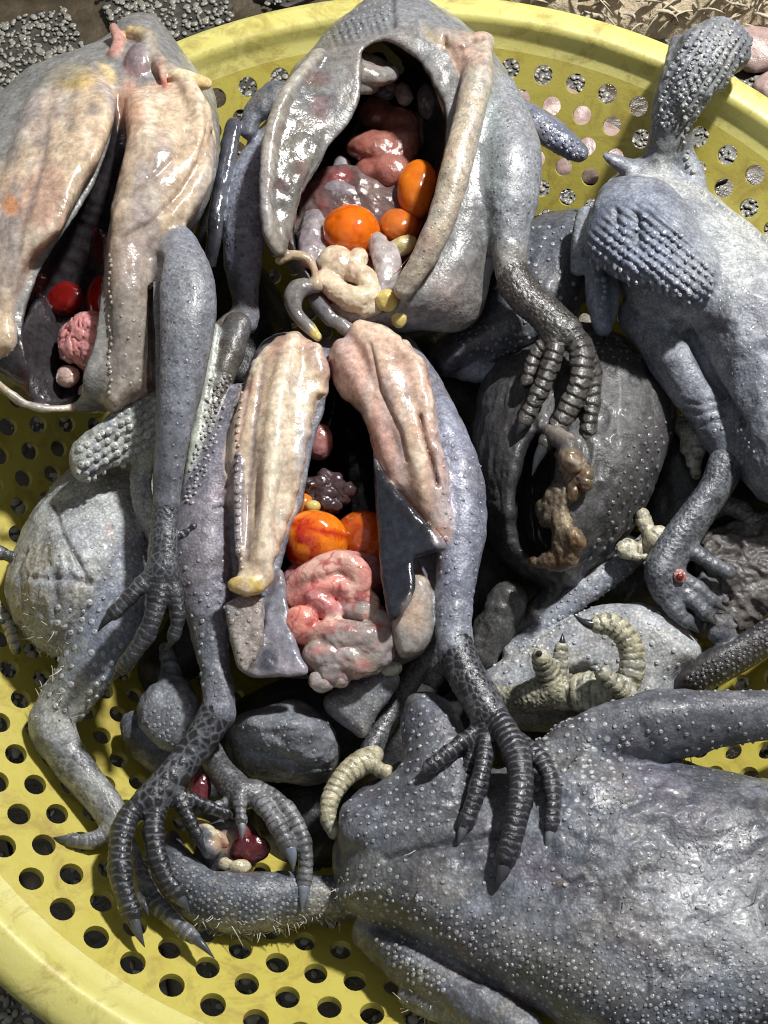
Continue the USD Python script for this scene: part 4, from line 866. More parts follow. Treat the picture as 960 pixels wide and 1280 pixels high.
# ---- G: large speckled bird in front
s = Shape(3.2)
s.sheet([(500, 955), (486, 970), (444, 995), (424, 1022), (418, 1059), (421, 1101), (427, 1133), (483, 1160), (560, 1205), (633, 1243), (700, 1278), (790, 1318), (900, 1310), (1000, 1260), (1080, 1160), (1070, 1050), (1000, 990), (930, 968), (855, 953), (790, 935), (742, 895), (700, 905), (675, 930), (640, 960), (580, 960)], [(435, 1070, -95), (600, 1050, -70), (640, 1180, -45), (760, 1090, -35), (960, 1060, -35), (700, 1250, -20), (960, 1250, 5)], 96, SL, w=84, k=16)
s.sheet([(500, 905), (510, 872), (534, 865), (564, 884), (580, 917), (596, 965), (575, 1030), (505, 1066), (432, 1062), (424, 1015), (444, 993), (486, 970), (503, 945)], [(535, 880, -60), (560, 960, -35), (450, 1020, -50), (510, 1040, -32)], 42, SL, w=34, k=6)
s.limb([(690, 965, -45, 44), (755, 925, -28, 40), (820, 908, -22, 44), (895, 900, -24, 36), (980, 893, -32, 29), (1050, 887, -40, 25)], SL, k=14)
s.limb([(465, 1165, -92, 24), (515, 1205, -62, 33), (580, 1248, -36, 34), (650, 1295, -12, 34)], SL, k=8)
s.limb([(508, 1245, -58, 13), (532, 1256, -52, 18), (575, 1270, -40, 19), (630, 1296, -24, 19)], SLL, k=5)
G_ = s.build()
G_.loosen(3.6, .032, 205); G_.push(4, .012, 3, 101); G_.push(0.75, .07, 3, 102); G_.push(0.40, .2, 2, 103)
G_.mottle((0.081, 0.085, 0.101), .010, .8, .44, .6, 104); G_.mottle((0.220, 0.224, 0.231), .02, .7, .48, .64, 105); G_.mottle((0.139, 0.113, 0.146), .016, .5, .5, .64, 106); G_.mottle((0.179, 0.190, 0.235), .035, .5, .52, .66, 107)
G_.mottle((.16, .145, .125), .013, .5, .52, .64, 108)
G_.mottle((.055, .058, .07), .009, .75, .46, .58, 109); G_.mottle((.21, .225, .26), .03, .5, .54, .66, 110)
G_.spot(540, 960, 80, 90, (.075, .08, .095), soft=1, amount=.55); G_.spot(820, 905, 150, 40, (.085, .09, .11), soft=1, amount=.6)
G_.spot(870, 1130, 70, 45, (0.267, 0.276, 0.301), soft=1.0, amount=.6, rot=-20); G_.spot(700, 1210, 110, 25, (0.130, 0.126, 0.113), soft=1, amount=.6, rot=25); G_.spot(460, 1110, 45, 40, (0.130, 0.130, 0.122), soft=1, amount=.6); G_.spot(955, 1150, 40, 50, (0.293, 0.301, 0.308), soft=1, amount=.6); G_.spot(700, 1105, 10, 7, (0.081, 0.057, 0.049), soft=.9, amount=.7)
G_.line([(483, 1074), (532, 1060), (600, 1048), (640, 1040)], 5, 6, (.07, .07, .08), .5); G_.line([(700, 960), (760, 955), (830, 952)], 8, 4); G_.line([(700, 1095), (712, 1104), (728, 1098)], 3, 4, (.05, .05, .05), .5)
G_.line([(800, 905), (812, 930), (836, 955)], 7, 3); G_.line([(960, 1105), (945, 1130), (950, 1160)], 8, 4)
tG = Thing('chicken', 'large speckled slate-grey whole chicken filling the lower right of the basket', 'chicken', base=base_of(G_))
G_.put(tG, 'body', SKIN)
A1 = G_.area([(424, 1090), (560, 1130), (720, 1180), (960, 1190), (960, 1290), (700, 1275), (420, 1140)], 3)
follicles(G_, tG, DOT, pts=rows(415, 1080, 965, 1290, 24, 9.5, 10.5, .2, 111), mask=A1, size=2.5, height=1.5, ring=(.46, .47, .47), pit=(.12, .12, .12), seed=111, vary=.45)
A2 = G_.area([(610, 1060), (700, 1060), (960, 1080), (960, 1195), (720, 1180), (500, 1120), (430, 1085)], 3)
follicles(G_, tG, DOT, mask=A2, spacing=17, size=2.69, height=1.50, ring=(.40, .41, .43), pit=(.13, .13, .15), seed=112, vary=.5)
A3 = G_.area([(650, 900), (750, 890), (800, 930), (820, 1000), (720, 1040), (660, 1000)], 3)
follicles(G_, tG, DOT, mask=A3, spacing=12.5, size=3.19, height=1.80, ring=(.52, .52, .51), pit=(.33, .33, .33), seed=113, vary=.5)
A4 = G_.area([(500, 900), (530, 868), (575, 910), (590, 970), (560, 1030), (440, 1060), (425, 1020)], 3)
follicles(G_, tG, DOT, pts=rows(415, 860, 600, 1070, -24, 13, 12, .15, 114), mask=A4, size=2.86, height=1.65, ring=(.46, .47, .49), pit=(.06, .06, .07), seed=114)
A5 = G_.area([(760, 870), (960, 860), (960, 930), (800, 945)], 3)
follicles(G_, tG, DOT, mask=A5, spacing=16, size=2.69, height=1.65, ring=(.40, .42, .46), pit=(.2, .21, .24), seed=115)
follicles(G_, tG, DOT, pts=rows(460, 1150, 600, 1290, 30, 9, 9, .12, 116), mask=G_.area([(460, 1165), (500, 1180), (570, 1235), (540, 1245), (500, 1220)], 3), size=3.36, height=1.95, ring=(.4, .4, .38), pit=(.12, .12, .12), seed=116)
A6 = G_.area([(840, 950), (960, 975), (960, 1080), (850, 1060)], 3)
follicles(G_, tG, DOT, mask=A6, spacing=17, size=2.18, height=1.05, ring=(.2, .2, .22), pit=(.05, .05, .06), seed=117)
stubble(G_, tG, DOT, np.clip(G_.area([(500, 1235), (540, 1245), (560, 1275), (500, 1275)], 3) + G_.area([(420, 1100), (445, 1100), (445, 1150), (420, 1150)], 3), 0, 1), 26, 7, 118)
stubble(G_, tG, DOT, G_.area([(520, 880), (960, 880), (960, 1250), (500, 1120)], 3), 18, 18, 119)

# ---- A: opened bird at the top left
s = Shape(2.7)
s.sheet([(18, 100), (60, 74), (100, 60), (135, 44), (150, 25), (170, 16), (192, 20), (212, 42), (237, 76), (264, 108), (275, 160), (272, 205), (250, 275), (205, 340), (195, 480), (140, 515), (40, 505), (-50, 440), (-60, 200)], [(170, 40, 10), (60, 130, 30), (240, 200, 25), (80, 400, 15), (-40, 300, 20), (160, 490, -10)], 82, (.23, .225, .215, .7), w=64, k=12)
s.limb([(-22, 90, 20, 16), (-14, 150, 22, 22), (-18, 200, 20, 18)], SL, k=5)
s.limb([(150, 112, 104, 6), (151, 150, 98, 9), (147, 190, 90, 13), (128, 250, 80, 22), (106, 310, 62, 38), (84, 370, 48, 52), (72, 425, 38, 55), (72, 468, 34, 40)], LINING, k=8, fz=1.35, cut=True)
s.lump((190, 430, 20), (30, 90, 30), BEIGE, k=10)
s.sheet([(62, 90), (100, 84), (140, 108), (143, 140), (135, 172), (125, 198), (105, 228), (95, 253), (76, 290), (55, 309), (33, 332), (18, 362), (13, 395), (21, 423), (8, 444), (-40, 450), (-50, 300), (-2, 200), (28, 130)], [(100, 100, 82), (95, 180, 112), (40, 260, 108), (5, 350, 90), (0, 430, 66), (-35, 220, 70)], 34, CREAM, w=26, k=6)
s.limb([(112, 118, 98, 18), (105, 170, 118, 22), (76, 225, 118, 20), (48, 280, 109, 16), (20, 340, 96, 13), (2, 400, 82, 11)], CREAM, k=18); s.limb([(50, 125, 90, 13), (35, 190, 104, 15), (18, 250, 103, 14), (2, 310, 92, 11)], (.46, .375, .30, .9), k=14)
s.sheet([(18, 425), (45, 370), (70, 400), (76, 470), (85, 507), (60, 512), (30, 507), (3, 486), (-15, 470), (-10, 430)], [(15, 430, 52), (60, 400, -12), (50, 505, 8), (0, 475, 36)], 7, LINING, w=7, k=4)
s.limb([(-24, 462, 66, 5), (3, 485, 58, 6), (30, 504, 46, 6), (58, 511, 38, 6), (88, 510, 26, 6)], (.44, .38, .29, .85), k=3)
s.sheet([(156, 120), (176, 106), (206, 101), (236, 98), (252, 116), (264, 142), (271, 178), (267, 216), (250, 258), (224, 292), (197, 322), (191, 372), (192, 430), (190, 486), (160, 506), (141, 517), (128, 500), (132, 468), (134, 400), (133, 340), (137, 282), (142, 250), (150, 213), (160, 172)], [(172, 130, 92), (200, 180, 112), (258, 180, 78), (160, 280, 100), (150, 400, 74), (158, 490, 36)], 36, CREAM, w=26, k=6)
s.limb([(236, 112, 104, 13), (252, 146, 108, 15), (240, 190, 114, 15), (205, 236, 118, 14), (165, 276, 110, 11), (145, 305, 100, 8)], CREAM, k=9); s.limb([(180, 140, 112, 16), (178, 180, 122, 18), (165, 220, 118, 15), (150, 260, 108, 10)], (.54, .40, .29, .85), k=10)
s.limb([(255, 175, 96, 13), (250, 220, 98, 15), (222, 262, 102, 15), (180, 310, 96, 12)], (.42, .36, .30, .8), k=8)
s.lump((172, 82, 84), (17, 30, 17), (.23, .15, .165, .95), k=4, rot=8)
s.limb([(163, 38, 70, 8), (183, 46, 80, 11), (194, 72, 88, 10), (214, 90, 94, 11), (234, 99, 96, 12), (257, 104, 84, 10)], (.56, .42, .20, .85), k=6)
s.limb([(142, 34, 60, 7), (148, 50, 70, 8), (142, 68, 76, 7)], (.45, .24, .2, .85), k=5); s.limb([(190, 60, 90, 4), (200, 84, 98, 5), (208, 108, 104, 5)], (.42, .14, .1, .9), k=3)
s.limb([(120, 84, 80, 8), (135, 96, 86, 9), (143, 115, 88, 8), (148, 135, 84, 7)], (.58, .45, .24, .85), k=5)
s.limb([(158, 130, 46, 9), (152, 160, 40, 9), (147, 185, 30, 8)], (.10, .06, .065, .9), k=4)
s.limb([(220, 312, 92, 30), (229, 350, 102, 39), (231, 390, 104, 40), (229, 440, 98, 34), (222, 500, 86, 27), (214, 560, 72, 21), (209, 610, 60, 18), (208, 628, 56, 18)], (.19, .20, .235, .55), k=7)
A_ = s.build()
A_.push(3, .022, 3, 121); A_.push(0.70, .08, 3, 122, stretch=(1.5, .6, 1))
isflesh = np.clip((A_.c[:, 0] - A_.c[:, 2] - .05) / .08, 0, 1)
A_.push(1.5, .03, 2, 123, stretch=(2.0, .3, 1), mask=isflesh)
A_.mottle((.44, .25, .20), .016, .55, .5, .7, 124, mask=isflesh, stretch=(1.8, .5, 1)); A_.mottle((.27, .24, .245), .014, .75, .48, .66, 125, mask=isflesh, stretch=(2.0, .45, 1)); A_.mottle((.62, .56, .46), .04, .5, .54, .7, 126, mask=isflesh, stretch=(1.6, .6, 1))
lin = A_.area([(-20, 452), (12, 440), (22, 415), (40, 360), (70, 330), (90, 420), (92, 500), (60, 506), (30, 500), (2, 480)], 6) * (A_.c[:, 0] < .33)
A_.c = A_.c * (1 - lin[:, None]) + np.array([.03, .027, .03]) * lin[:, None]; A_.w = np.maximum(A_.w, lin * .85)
A_.spot(90, 96, 26, 15, FAT, soft=.8, wet=.9); A_.spot(60, 90, 60, 22, (.22, .22, .21), soft=.9, amount=.8, rot=-12); A_.spot(205, 45, 32, 40, (.20, .20, .20), soft=.8, amount=.7, rot=50); A_.spot(14, 257, 11, 12, (.55, .27, .14), soft=.6, wet=.9)
A_.spot(162, 132, 14, 34, (.50, .25, .16), soft=.9, amount=.6); A_.spot(118, 138, 10, 8, (.15, .13, .14), soft=.9, amount=.6)
A_.spot(165, 420, 36, 100, (.21, .19, .175), soft=1.0, amount=.85); A_.spot(165, 320, 40, 26, (.36, .28, .24), soft=1, amount=.5)
A_.line([(62, 128), (54, 200), (30, 280), (12, 360)], 4, 1.6, (.26, .22, .2), .5); A_.line([(122, 150), (100, 215), (68, 280)], 5, 1.4, (.30, .24, .2), .3)
A_.line([(256, 130), (262, 160), (252, 200), (228, 240), (190, 280), (152, 300)], 5, 5, (.27, .20, .15), .45); A_.line([(232, 165), (222, 195), (188, 228), (158, 250)], 4, 3.4, (.32, .24, .18), .4)
A_.line([(198, 322), (192, 360), (193, 430), (191, 485)], 5, 8, (.05, .05, .05), .6)
A_.line([(20, 120), (45, 96)], 5, 2)
A_.spot(212, 585, 26, 60, (.085, .09, .105), soft=1.1, amount=.8); A_.spot(232, 380, 30, 60, (.25, .255, .27), soft=1.2, amount=.5); A_.spot(250, 450, 16, 90, (.11, .115, .13), soft=1, amount=.5)
tA = Thing('chicken', 'opened chicken at the top left with two long cream flesh flaps and red innards', 'chicken', base=base_of(A_))
A_.put(tA, 'body', SKIN)
dr = A_.area([(195, 335), (240, 305), (268, 350), (262, 430), (245, 500), (232, 610), (198, 615), (196, 480)], 4)
follicles(A_, tA, DOT, mask=dr, spacing=14, size=2.52, height=0.52, ring=(.03, .03, .045), pit=(.03, .03, .045), seed=121)
follicles(A_, tA, DOT, pts=np.array([(134 + 1.5 * math.sin(i), 318 + 7.5 * i) for i in range(24)], float), size=2.86, height=2.25, ring=(.42, .38, .34), pit=(.3, .28, .25), seed=122)
follicles(A_, tA, DOT, mask=A_.area([(150, 380), (185, 380), (185, 480), (150, 480)], 4), spacing=16, size=2.18, height=0.90, ring=(.26, .24, .22), pit=(.15, .14, .13), seed=123)
blob(tA, 'gullet', (148, 206, 52), (11, 18, 12), (.42, .17, .16), ORGAN, rot=10, amp=3, freq=.06, seed=12)
s = Shape(2.2); s.lump((126, 268, 18), (17, 34, 20), (.11, .018, .03, .9), k=8, rot=12); s.lump((128, 310, 12), (16, 34, 20), (.10, .014, .022, .9), k=8, rot=-6)
x = s.build(); x.push(3, .05, 3, 12); x.mottle((.2, .05, .07), .05, .5); x.put(tA, 'liver', ORGAN)
blob(tA, 'egg_yolk', (80, 374, -26), (29, 25, 24), (.15, .007, .006), YOLK, amp=5, freq=.03, seed=13, veins=((.08, .003, .003), .05, .05, .6))
blob(tA, 'egg_yolk', (126, 374, -4), (18, 30, 20), (.36, .014, .008), YOLK, amp=4, freq=.03, seed=14, veins=((.2, .005, .005), .06, .05, .6))
s = Shape(2.0); PK = (.62, .26, .25, .9)
for q in (((112, 412, 30), (27, 22, 26)), ((120, 440, 30), (26, 24, 26)), ((92, 432, 24), (19, 22, 20)), ((122, 462, 14), (17, 14, 16)), ((84, 418, 14), (10, 12, 12))): s.lump(q[0], q[1], PK, k=10)
x = s.build(); x.push(2.4, .075, 2, 15, ridge=True)
e = np.abs(meshkit.fbm(x.v * .06, 2, 16) - .5); m = np.clip(1 - e / .035, 0, 1); x.v -= x.normals() * (m * 3.2)[:, None]; x.c = x.c * (1 - .75 * m[:, None]) + np.array([.22, .03, .04]) * .75 * m[:, None]
x.put(tA, 'intestine', ORGAN)
blob(tA, 'intestine', (84, 470, 10), (15, 14, 13), (.62, .42, .36), ORGAN, amp=2, freq=.06, seed=17, veins=((.45, .12, .1), .05, .06, .6))
blob(tA, 'intestine', (110, 493, 4), (13, 15, 12), (.45, .26, .25), ORGAN, amp=2, freq=.06, seed=18); blob(tA, 'fat_lump', (123, 508, 4), (13, 9, 9), (.50, .41, .24), ORGAN, amp=3, freq=.09, seed=19)
foot(tA, [(208, 622, 56, 17), (206, 650, 52, 17), (204, 685, 46, 19), (203, 712, 42, 20)],
     [{'p': [(203, 708, 44, 18), (198, 745, 42, 16), (187, 785, 36, 15), (168, 815, 26, 13), (152, 836, 12, 11)], 'claw': (138, 852, 4)},
      {'p': [(196, 712, 42, 13), (172, 736, 42, 12), (152, 757, 40, 11), (140, 768, 38, 10)], 'claw': (122, 790, 34)},
      {'p': [(212, 714, 40, 13), (219, 745, 34, 12), (222, 775, 26, 11), (216, 797, 18, 9)], 'claw': (206, 812, 12)},
      {'p': [(214, 672, 50, 7), (230, 667, 52, 5), (244, 656, 56, 3)]}],
     (.024, .024, .028), (.13, .135, .15), FOOT, CLAW, pitch=9.0, seed=10, shank_scale=8, pale=(.05, .053, .06), claw_col=(.035, .035, .04))

# ---- B: opened bird at the top centre
s = Shape(2.7)
s.sheet([(392, 62), (420, 27), (453, 2), (500, -14), (547, 5), (585, 32), (615, 62), (640, 104), (650, 180), (632, 290), (612, 350), (575, 395), (520, 414), (470, 412), (420, 397), (380, 352), (345, 282), (338, 180), (360, 100)], [(480, 0, -10), (360, 150, -30), (630, 150, -30), (480, 240, -60), (560, 390, -70), (420, 390, -70)], 100, (.235, .235, .235, .65), w=64, k=12)
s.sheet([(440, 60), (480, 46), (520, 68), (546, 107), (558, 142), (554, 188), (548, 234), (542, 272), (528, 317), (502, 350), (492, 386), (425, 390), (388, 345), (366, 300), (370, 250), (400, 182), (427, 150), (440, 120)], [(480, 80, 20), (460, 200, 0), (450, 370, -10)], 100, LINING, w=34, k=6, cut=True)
s.sheet([(412, 63), (387, 67), (370, 97), (350, 133), (337, 175), (332, 228), (333, 284), (343, 312), (354, 318), (365, 293), (374, 250), (382, 220), (404, 187), (409, 165), (432, 143), (440, 122), (472, 114), (468, 97), (495, 90), (468, 70), (440, 60)], [(410, 63, 48), (350, 133, 66), (335, 230, 58), (350, 312, 32), (480, 95, 22), (430, 142, 42), (382, 220, 46), (366, 290, 30)], 10, MEMB, w=9, k=5)
s.limb([(400, 66, 58, 6), (370, 98, 70, 7), (349, 134, 76, 8), (337, 178, 74, 8), (332, 230, 68, 8), (334, 284, 54, 7), (345, 312, 40, 6)], (.34, .325, .28, .9), k=7)
s.limb([(440, 85, 48, 14), (470, 95, 40, 11), (490, 92, 32, 8)], (.25, .23, .225, .95), k=8)
s.limb([(604, 52, 66, 14), (598, 90, 76, 18), (590, 128, 80, 19), (578, 180, 82, 20), (566, 225, 80, 19), (553, 270, 72, 18), (538, 305, 60, 16), (521, 335, 46, 15), (504, 362, 32, 13)], (.42, .36, .28, .7), k=7)
s.limb([(425, 64, 48, 7), (455, 48, 52, 7), (480, 42, 52, 8), (515, 40, 54, 12), (550, 48, 60, 16), (590, 54, 64, 13)], (.44, .36, .25, .8), k=8)
s.sheet([(500, 50), (540, 44), (592, 54), (600, 82), (588, 124), (574, 150), (560, 152), (545, 110), (525, 75)], [(560, 58, 60), (525, 66, 36), (590, 110, 66), (556, 146, 14)], 9, (.44, .32, .26, .85), w=8, k=5)
s.limb([(622, 120, 10, 26), (634, 160, 22, 34), (640, 200, 26, 38), (640, 236, 24, 35), (638, 272, 18, 28), (636, 310, 10, 22), (640, 340, 4, 21)], (.23, .24, .265, .5), k=12)
s.lump((560, 360, -40), (50, 56, 44), (.25, .23, .215, .6), k=16)
s.limb([(348, 170, -30, 24), (322, 196, -26, 22), (308, 236, -26, 27), (305, 282, -30, 26), (304, 330, -38, 23), (306, 370, -46, 18), (308, 404, -52, 15)], (.20, .21, .26, .5), k=8)
s.limb([(300, 400, -52, 16), (285, 412, -52, 18), (275, 430, -60, 15)], (.17, .15, .135, .6), k=6)
s.limb([(345, 120, 0, 20), (318, 140, 0, 14), (310, 165, -4, 10)], SL, k=8); s.limb([(292, 156, 2, 10), (284, 195, -2, 11), (275, 240, -8, 10), (268, 290, -18, 9), (263, 330, -34, 8)], (.022, .023, .028, .97), k=2)
s.limb([(636, 128, -24, 14), (664, 150, -22, 19), (696, 172, -26, 18), (724, 191, -32, 11)], (.125, .135, .185, .6), k=6)
s.limb([(349, 326, 18, 6), (366, 319, 22, 8), (382, 322, 22, 7), (392, 335, 17, 6), (397, 356, 10, 6)], (.40, .29, .19, .85), k=4)
s.limb([(396, 358, 6, 8), (376, 360, 6, 12), (366, 374, 4, 12), (370, 392, 0, 10), (384, 407, -2, 9), (397, 421, -5, 6)], (.15, .14, .135, .85), k=5)
B_ = s.build()
B_.push(3, .02, 3, 131); B_.push(0.60, .09, 3, 132)
fl = np.clip((B_.c[:, 0] - B_.c[:, 2] - .04) / .08, 0, 1); mb = B_.area([(410, 60), (350, 130), (330, 230), (345, 315), (370, 290), (380, 220), (430, 145), (490, 92)], 8) * (B_.v[:, 2] > zof(B_.v[:, 0], B_.v[:, 1], 0))
B_.loosen(2.2, .032, 206, mask=1 - fl)
B_.push(2.4, .03, 3, 133, mask=mb); B_.push(2.0, .04, 2, 134, mask=fl, stretch=(1.5, .6, 1))
B_.mottle((.21, .195, .165), .03, .6, .45, .6, 135, mask=mb); B_.mottle((.13, .13, .14), .03, .6, .5, .64, 136, mask=mb); B_.mottle((.18, .09, .09), .04, .5, .56, .66, 137, mask=mb)
B_.mottle((.30, .285, .27), .02, .5, .48, .64, 138, mask=fl); B_.mottle((.56, .45, .30), .04, .5, .52, .68, 139, mask=fl); B_.mottle((.46, .25, .2), .03, .4, .55, .68, 140, mask=fl)
B_.mottle((.20, .175, .155), .018, .6, .5, .64, 141, mask=1 - fl)
B_.spot(640, 210, 45, 75, (.205, .215, .25), soft=.9, amount=.6); B_.spot(638, 325, 24, 26, (.27, .26, .24), soft=1, amount=.7); B_.spot(562, 365, 30, 30, (.33, .26, .235), soft=1, amount=.6); B_.spot(470, 20, 80, 24, (.19, .195, .21), soft=.8, amount=.8, rot=-14); B_.spot(540, 24, 45, 18, (.20, .205, .22), soft=.8, amount=.8, rot=20)
B_.spot(515, 385, 30, 30, (.16, .155, .15), soft=1, amount=.7); B_.spot(397, 416, 8, 10, (.6, .48, .16), soft=.7); B_.spot(380, 375, 6, 6, (.05, .05, .06), soft=.8, amount=.0); B_.spot(305, 250, 26, 90, (.21, .225, .29), soft=1, amount=.6)
for i in range(9): B_.line([(412 + 9 * i, 38 - 4.2 * i + .2 * i * i), (420 + 9 * i, 58 - 4.0 * i + .2 * i * i)], 2.4, 1.6, (.11, .11, .12), .4)
B_.line([(490, -8), (491, 15), (492, 32)], 3.5, 4, (.08, .08, .09), .6); B_.line([(556, 46), (556, 60)], 2.5, 4, (.25, .13, .08), .6); B_.line([(575, 62), (590, 52), (604, 48)], 2.5, 3, (.2, .16, .14), .6)
for y in (388, 392, 396): B_.line([(503, y), (530, y - 3)], 1.4, 1.2)
B_.spot(640, 215, 34, 70, (.29, .30, .315), soft=1.2, amount=.5); B_.spot(615, 200, 14, 90, (.20, .25, .24), soft=1, amount=.5); B_.spot(645, 335, 26, 22, (.20, .185, .17), soft=1, amount=.7); B_.spot(595, 330, 24, 70, (.12, .115, .115), soft=1, amount=.6); B_.spot(302, 380, 24, 40, (.11, .115, .14), soft=1, amount=.6)
tB = Thing('chicken', 'opened chicken at the top centre with orange yolks, brown liver and a grey membrane flap', 'chicken', base=base_of(B_))
B_.put(tB, 'body', SKIN)
follicles(B_, tB, DOT, mask=B_.area([(612, 130), (660, 140), (680, 200), (660, 270), (652, 330), (622, 330), (615, 240)], 4), spacing=12, size=2.10, height=0.45, ring=(.05, .05, .065), pit=(.05, .05, .065), seed=131)
follicles(B_, tB, DOT, mask=B_.area([(290, 220), (330, 190), (325, 300), (320, 380), (290, 380), (284, 290)], 4), spacing=13, size=2.52, height=0.68, ring=(.03, .03, .05), pit=(.03, .03, .05), seed=132)
follicles(B_, tB, DOT, pts=rows(640, 120, 735, 215, 36, 9, 8, .1, 133), mask=B_.area([(645, 125), (670, 130), (735, 190), (715, 205), (680, 195)], 3) * (B_.v[:, 2] < zof(B_.v[:, 0], B_.v[:, 1], 2)), size=2.69, height=1.50, ring=(.22, .24, .30), pit=(.08, .08, .10), seed=133)
follicles(B_, tB, DOT, pts=rows(390, -15, 500, 70, -24, 8, 8, .1, 134), mask=B_.area([(395, 58), (425, 26), (460, 2), (490, -8), (490, 26), (430, 52)], 3), size=2.52, height=1.35, ring=(.27, .275, .29), pit=(.1, .1, .11), seed=134)
follicles(B_, tB, DOT, mask=B_.area([(585, 110), (606, 130), (585, 220), (560, 290), (520, 350), (545, 260)], 3), spacing=9, size=1.68, height=0.45, ring=(.25, .22, .18), pit=(.13, .11, .09), seed=135)
s = Shape(2.2); LV = (.27, .105, .08, .85)
for q in (((470, 142, -62), (24, 22, 24), 20), ((500, 156, -58), (26, 22, 24), 30), ((478, 186, -48), (46, 23, 28), 6), ((500, 176, -46), (26, 20, 24), 0), ((462, 214, -50), (20, 16, 20), 0), ((488, 214, -48), (34, 24, 26), -6)): s.lump(q[0], q[1], LV, k=5, rot=q[2])
x = s.build(1); x.push(3, .045, 3, 21); x.push(1.3, .11, 3, 22); x.mottle((.26, .075, .06), .03, .6, .48, .64, 23); x.mottle((.34, .16, .13), .05, .4, .54, .7, 24); x.put(tB, 'liver', ORGAN)
OR = (.62, .125, .006)
blob(tB, 'egg_yolk', (438, 290, -22), (36, 34, 33), OR, YOLK, rot=-8, amp=5, freq=.022, seed=25, veins=((.42, .035, .004), .045, .05, .55))
blob(tB, 'egg_yolk', (522, 236, -30), (27, 39, 25), (.60, .15, .008), YOLK, rot=6, amp=4, freq=.02, seed=26, veins=((.58, .09, .01), .05, .05, .5))
blob(tB, 'egg_yolk', (499, 285, -44), (26, 25, 22), (.50, .13, .02), YOLK, amp=4, freq=.03, seed=27, veins=((.45, .08, .03), .05, .05, .6))
blob(tB, 'egg_yolk', (458, 264, -58), (20, 18, 18), (.60, .20, .05), YOLK, seed=28, mott=(.45, .2, .12)); blob(tB, 'egg_yolk', (484, 262, -60), (16, 16, 16), (.62, .2, .03), YOLK, seed=29)
blob(tB, 'egg_yolk', (532, 290, -62), (20, 24, 18), (.35, .03, .015), YOLK, seed=30)
for k, q in enumerate(((470, 244, -46, 8, 7), (480, 240, -44, 6, 6), (488, 246, -46, 5, 5), (462, 240, -50, 6, 5))): blob(tB, 'ovary_follicle', q[:3], (q[3], q[4], q[4]), (.38, .34, .16), YOLK, seed=31 + k, sub=3)
s = Shape(2.6)
for q in (((430, 290, -75), (70, 80, 26)), ((490, 300, -80), (60, 80, 26)), ((440, 360, -45), (50, 40, 24)), ((500, 200, -92), (50, 60, 20))): s.lump(q[0], q[1], (.11, .07, .068, .9), k=12)
x = s.build(1); x.push(6, .03, 4, 133, ridge=True); x.mottle((.21, .15, .13), .03, .6, .5, .68, 134); x.mottle((.25, .05, .05), .03, .6, .55, .68, 135); x.put(tB, 'gut_mass', ORGAN)
s = Shape(2.2)
for l in ([(400, 248, -52, 10), (420, 240, -44, 14), (440, 246, -46, 13)], [(428, 205, -60, 9), (425, 228, -52, 10), (436, 238, -50, 9)], [(392, 275, -40, 12), (388, 300, -28, 13), (386, 325, -18, 11)], [(404, 300, -34, 9), (398, 322, -24, 10)]): s.limb(l, (.23, .195, .21, .97), k=6)
x = s.build(1); x.push(3, .06, 3, 36, ridge=True); x.mottle((.36, .33, .33), .06, .5, .52, .66, 37); x.put(tB, 'gut_membrane', ORGAN)
s = Shape(2.0); CI = (.58, .47, .34, .9)
s.lump((420, 332, -8), (24, 25, 20), CI, k=4); s.limb([(408, 350, -4, 14), (425, 366, 0, 15), (445, 374, 2, 16), (462, 366, 0, 14), (456, 346, -2, 13), (440, 338, -4, 13), (448, 322, -6, 12)], CI, k=2)
s.limb([(470, 384, -6, 10), (458, 386, -4, 12)], CI, k=4)
x = s.build(1); x.push(2, .06, 3, 38); x.push(1.2, .16, 2, 39, ridge=True); x.mottle((.42, .27, .2), .05, .5, .52, .68, 40); x.put(tB, 'intestine', ORGAN)
s = Shape(2.0); s.limb([(472, 302, -12, 12), (480, 325, -6, 13), (482, 348, -4, 12), (474, 365, -6, 9)], (.38, .33, .32, .95), k=5); s.limb([(488, 310, -10, 8), (492, 335, -6, 9), (486, 358, -6, 7)], (.40, .35, .34, .95), k=4)
x = s.build(1); x.push(2, .07, 3, 41, ridge=True); x.put(tB, 'oviduct', ORGAN)
blob(tB, 'fat_lump', (503, 308, -14), (18, 13, 12), (.52, .42, .2), ORGAN, rot=-25, amp=3, freq=.07, seed=42); blob(tB, 'fat_lump', (484, 376, 8), (15, 15, 10), (.55, .41, .13), ORGAN, rot=-30, amp=3, freq=.06, seed=43); blob(tB, 'fat_lump', (499, 398, -4), (10, 13, 8), (.52, .38, .13), ORGAN, amp=2, freq=.07, seed=44)
s = Shape(2.0); s.limb([(392, 372, -14, 9), (402, 384, -12, 11), (414, 398, -14, 11)], (.13, .12, .13, .93), k=3); s.limb([(424, 402, -14, 10), (434, 412, -16, 10)], (.20, .185, .18, .93), k=3); s.limb([(420, 384, -14, 7), (440, 394, -14, 8), (470, 396, -16, 7)], (.26, .22, .2, .93), k=3)
x = s.build(1); x.push(1.5, .08, 3, 45); x.put(tB, 'intestine', ORGAN)
hairs(tB, 'blood_vessel', ORGAN, [J((519, 312, 0))[:3]], [J((492, 342, 8))[:3]], col=(.5, .12, .13))
blob(tB, 'windpipe', (505, 118, -40), (10, 16, 9), (.40, .30, .26), ORGAN, rot=-15, amp=3, freq=.09, seed=46); blob(tB, 'lung', (535, 125, -50), (14, 24, 12), (.17, .13, .13), ORGAN, amp=4, freq=.07, seed=47); blob(tB, 'lung', (482, 112, -44), (16, 14, 10), (.20, .18, .18), ORGAN, amp=4, freq=.07, seed=48)
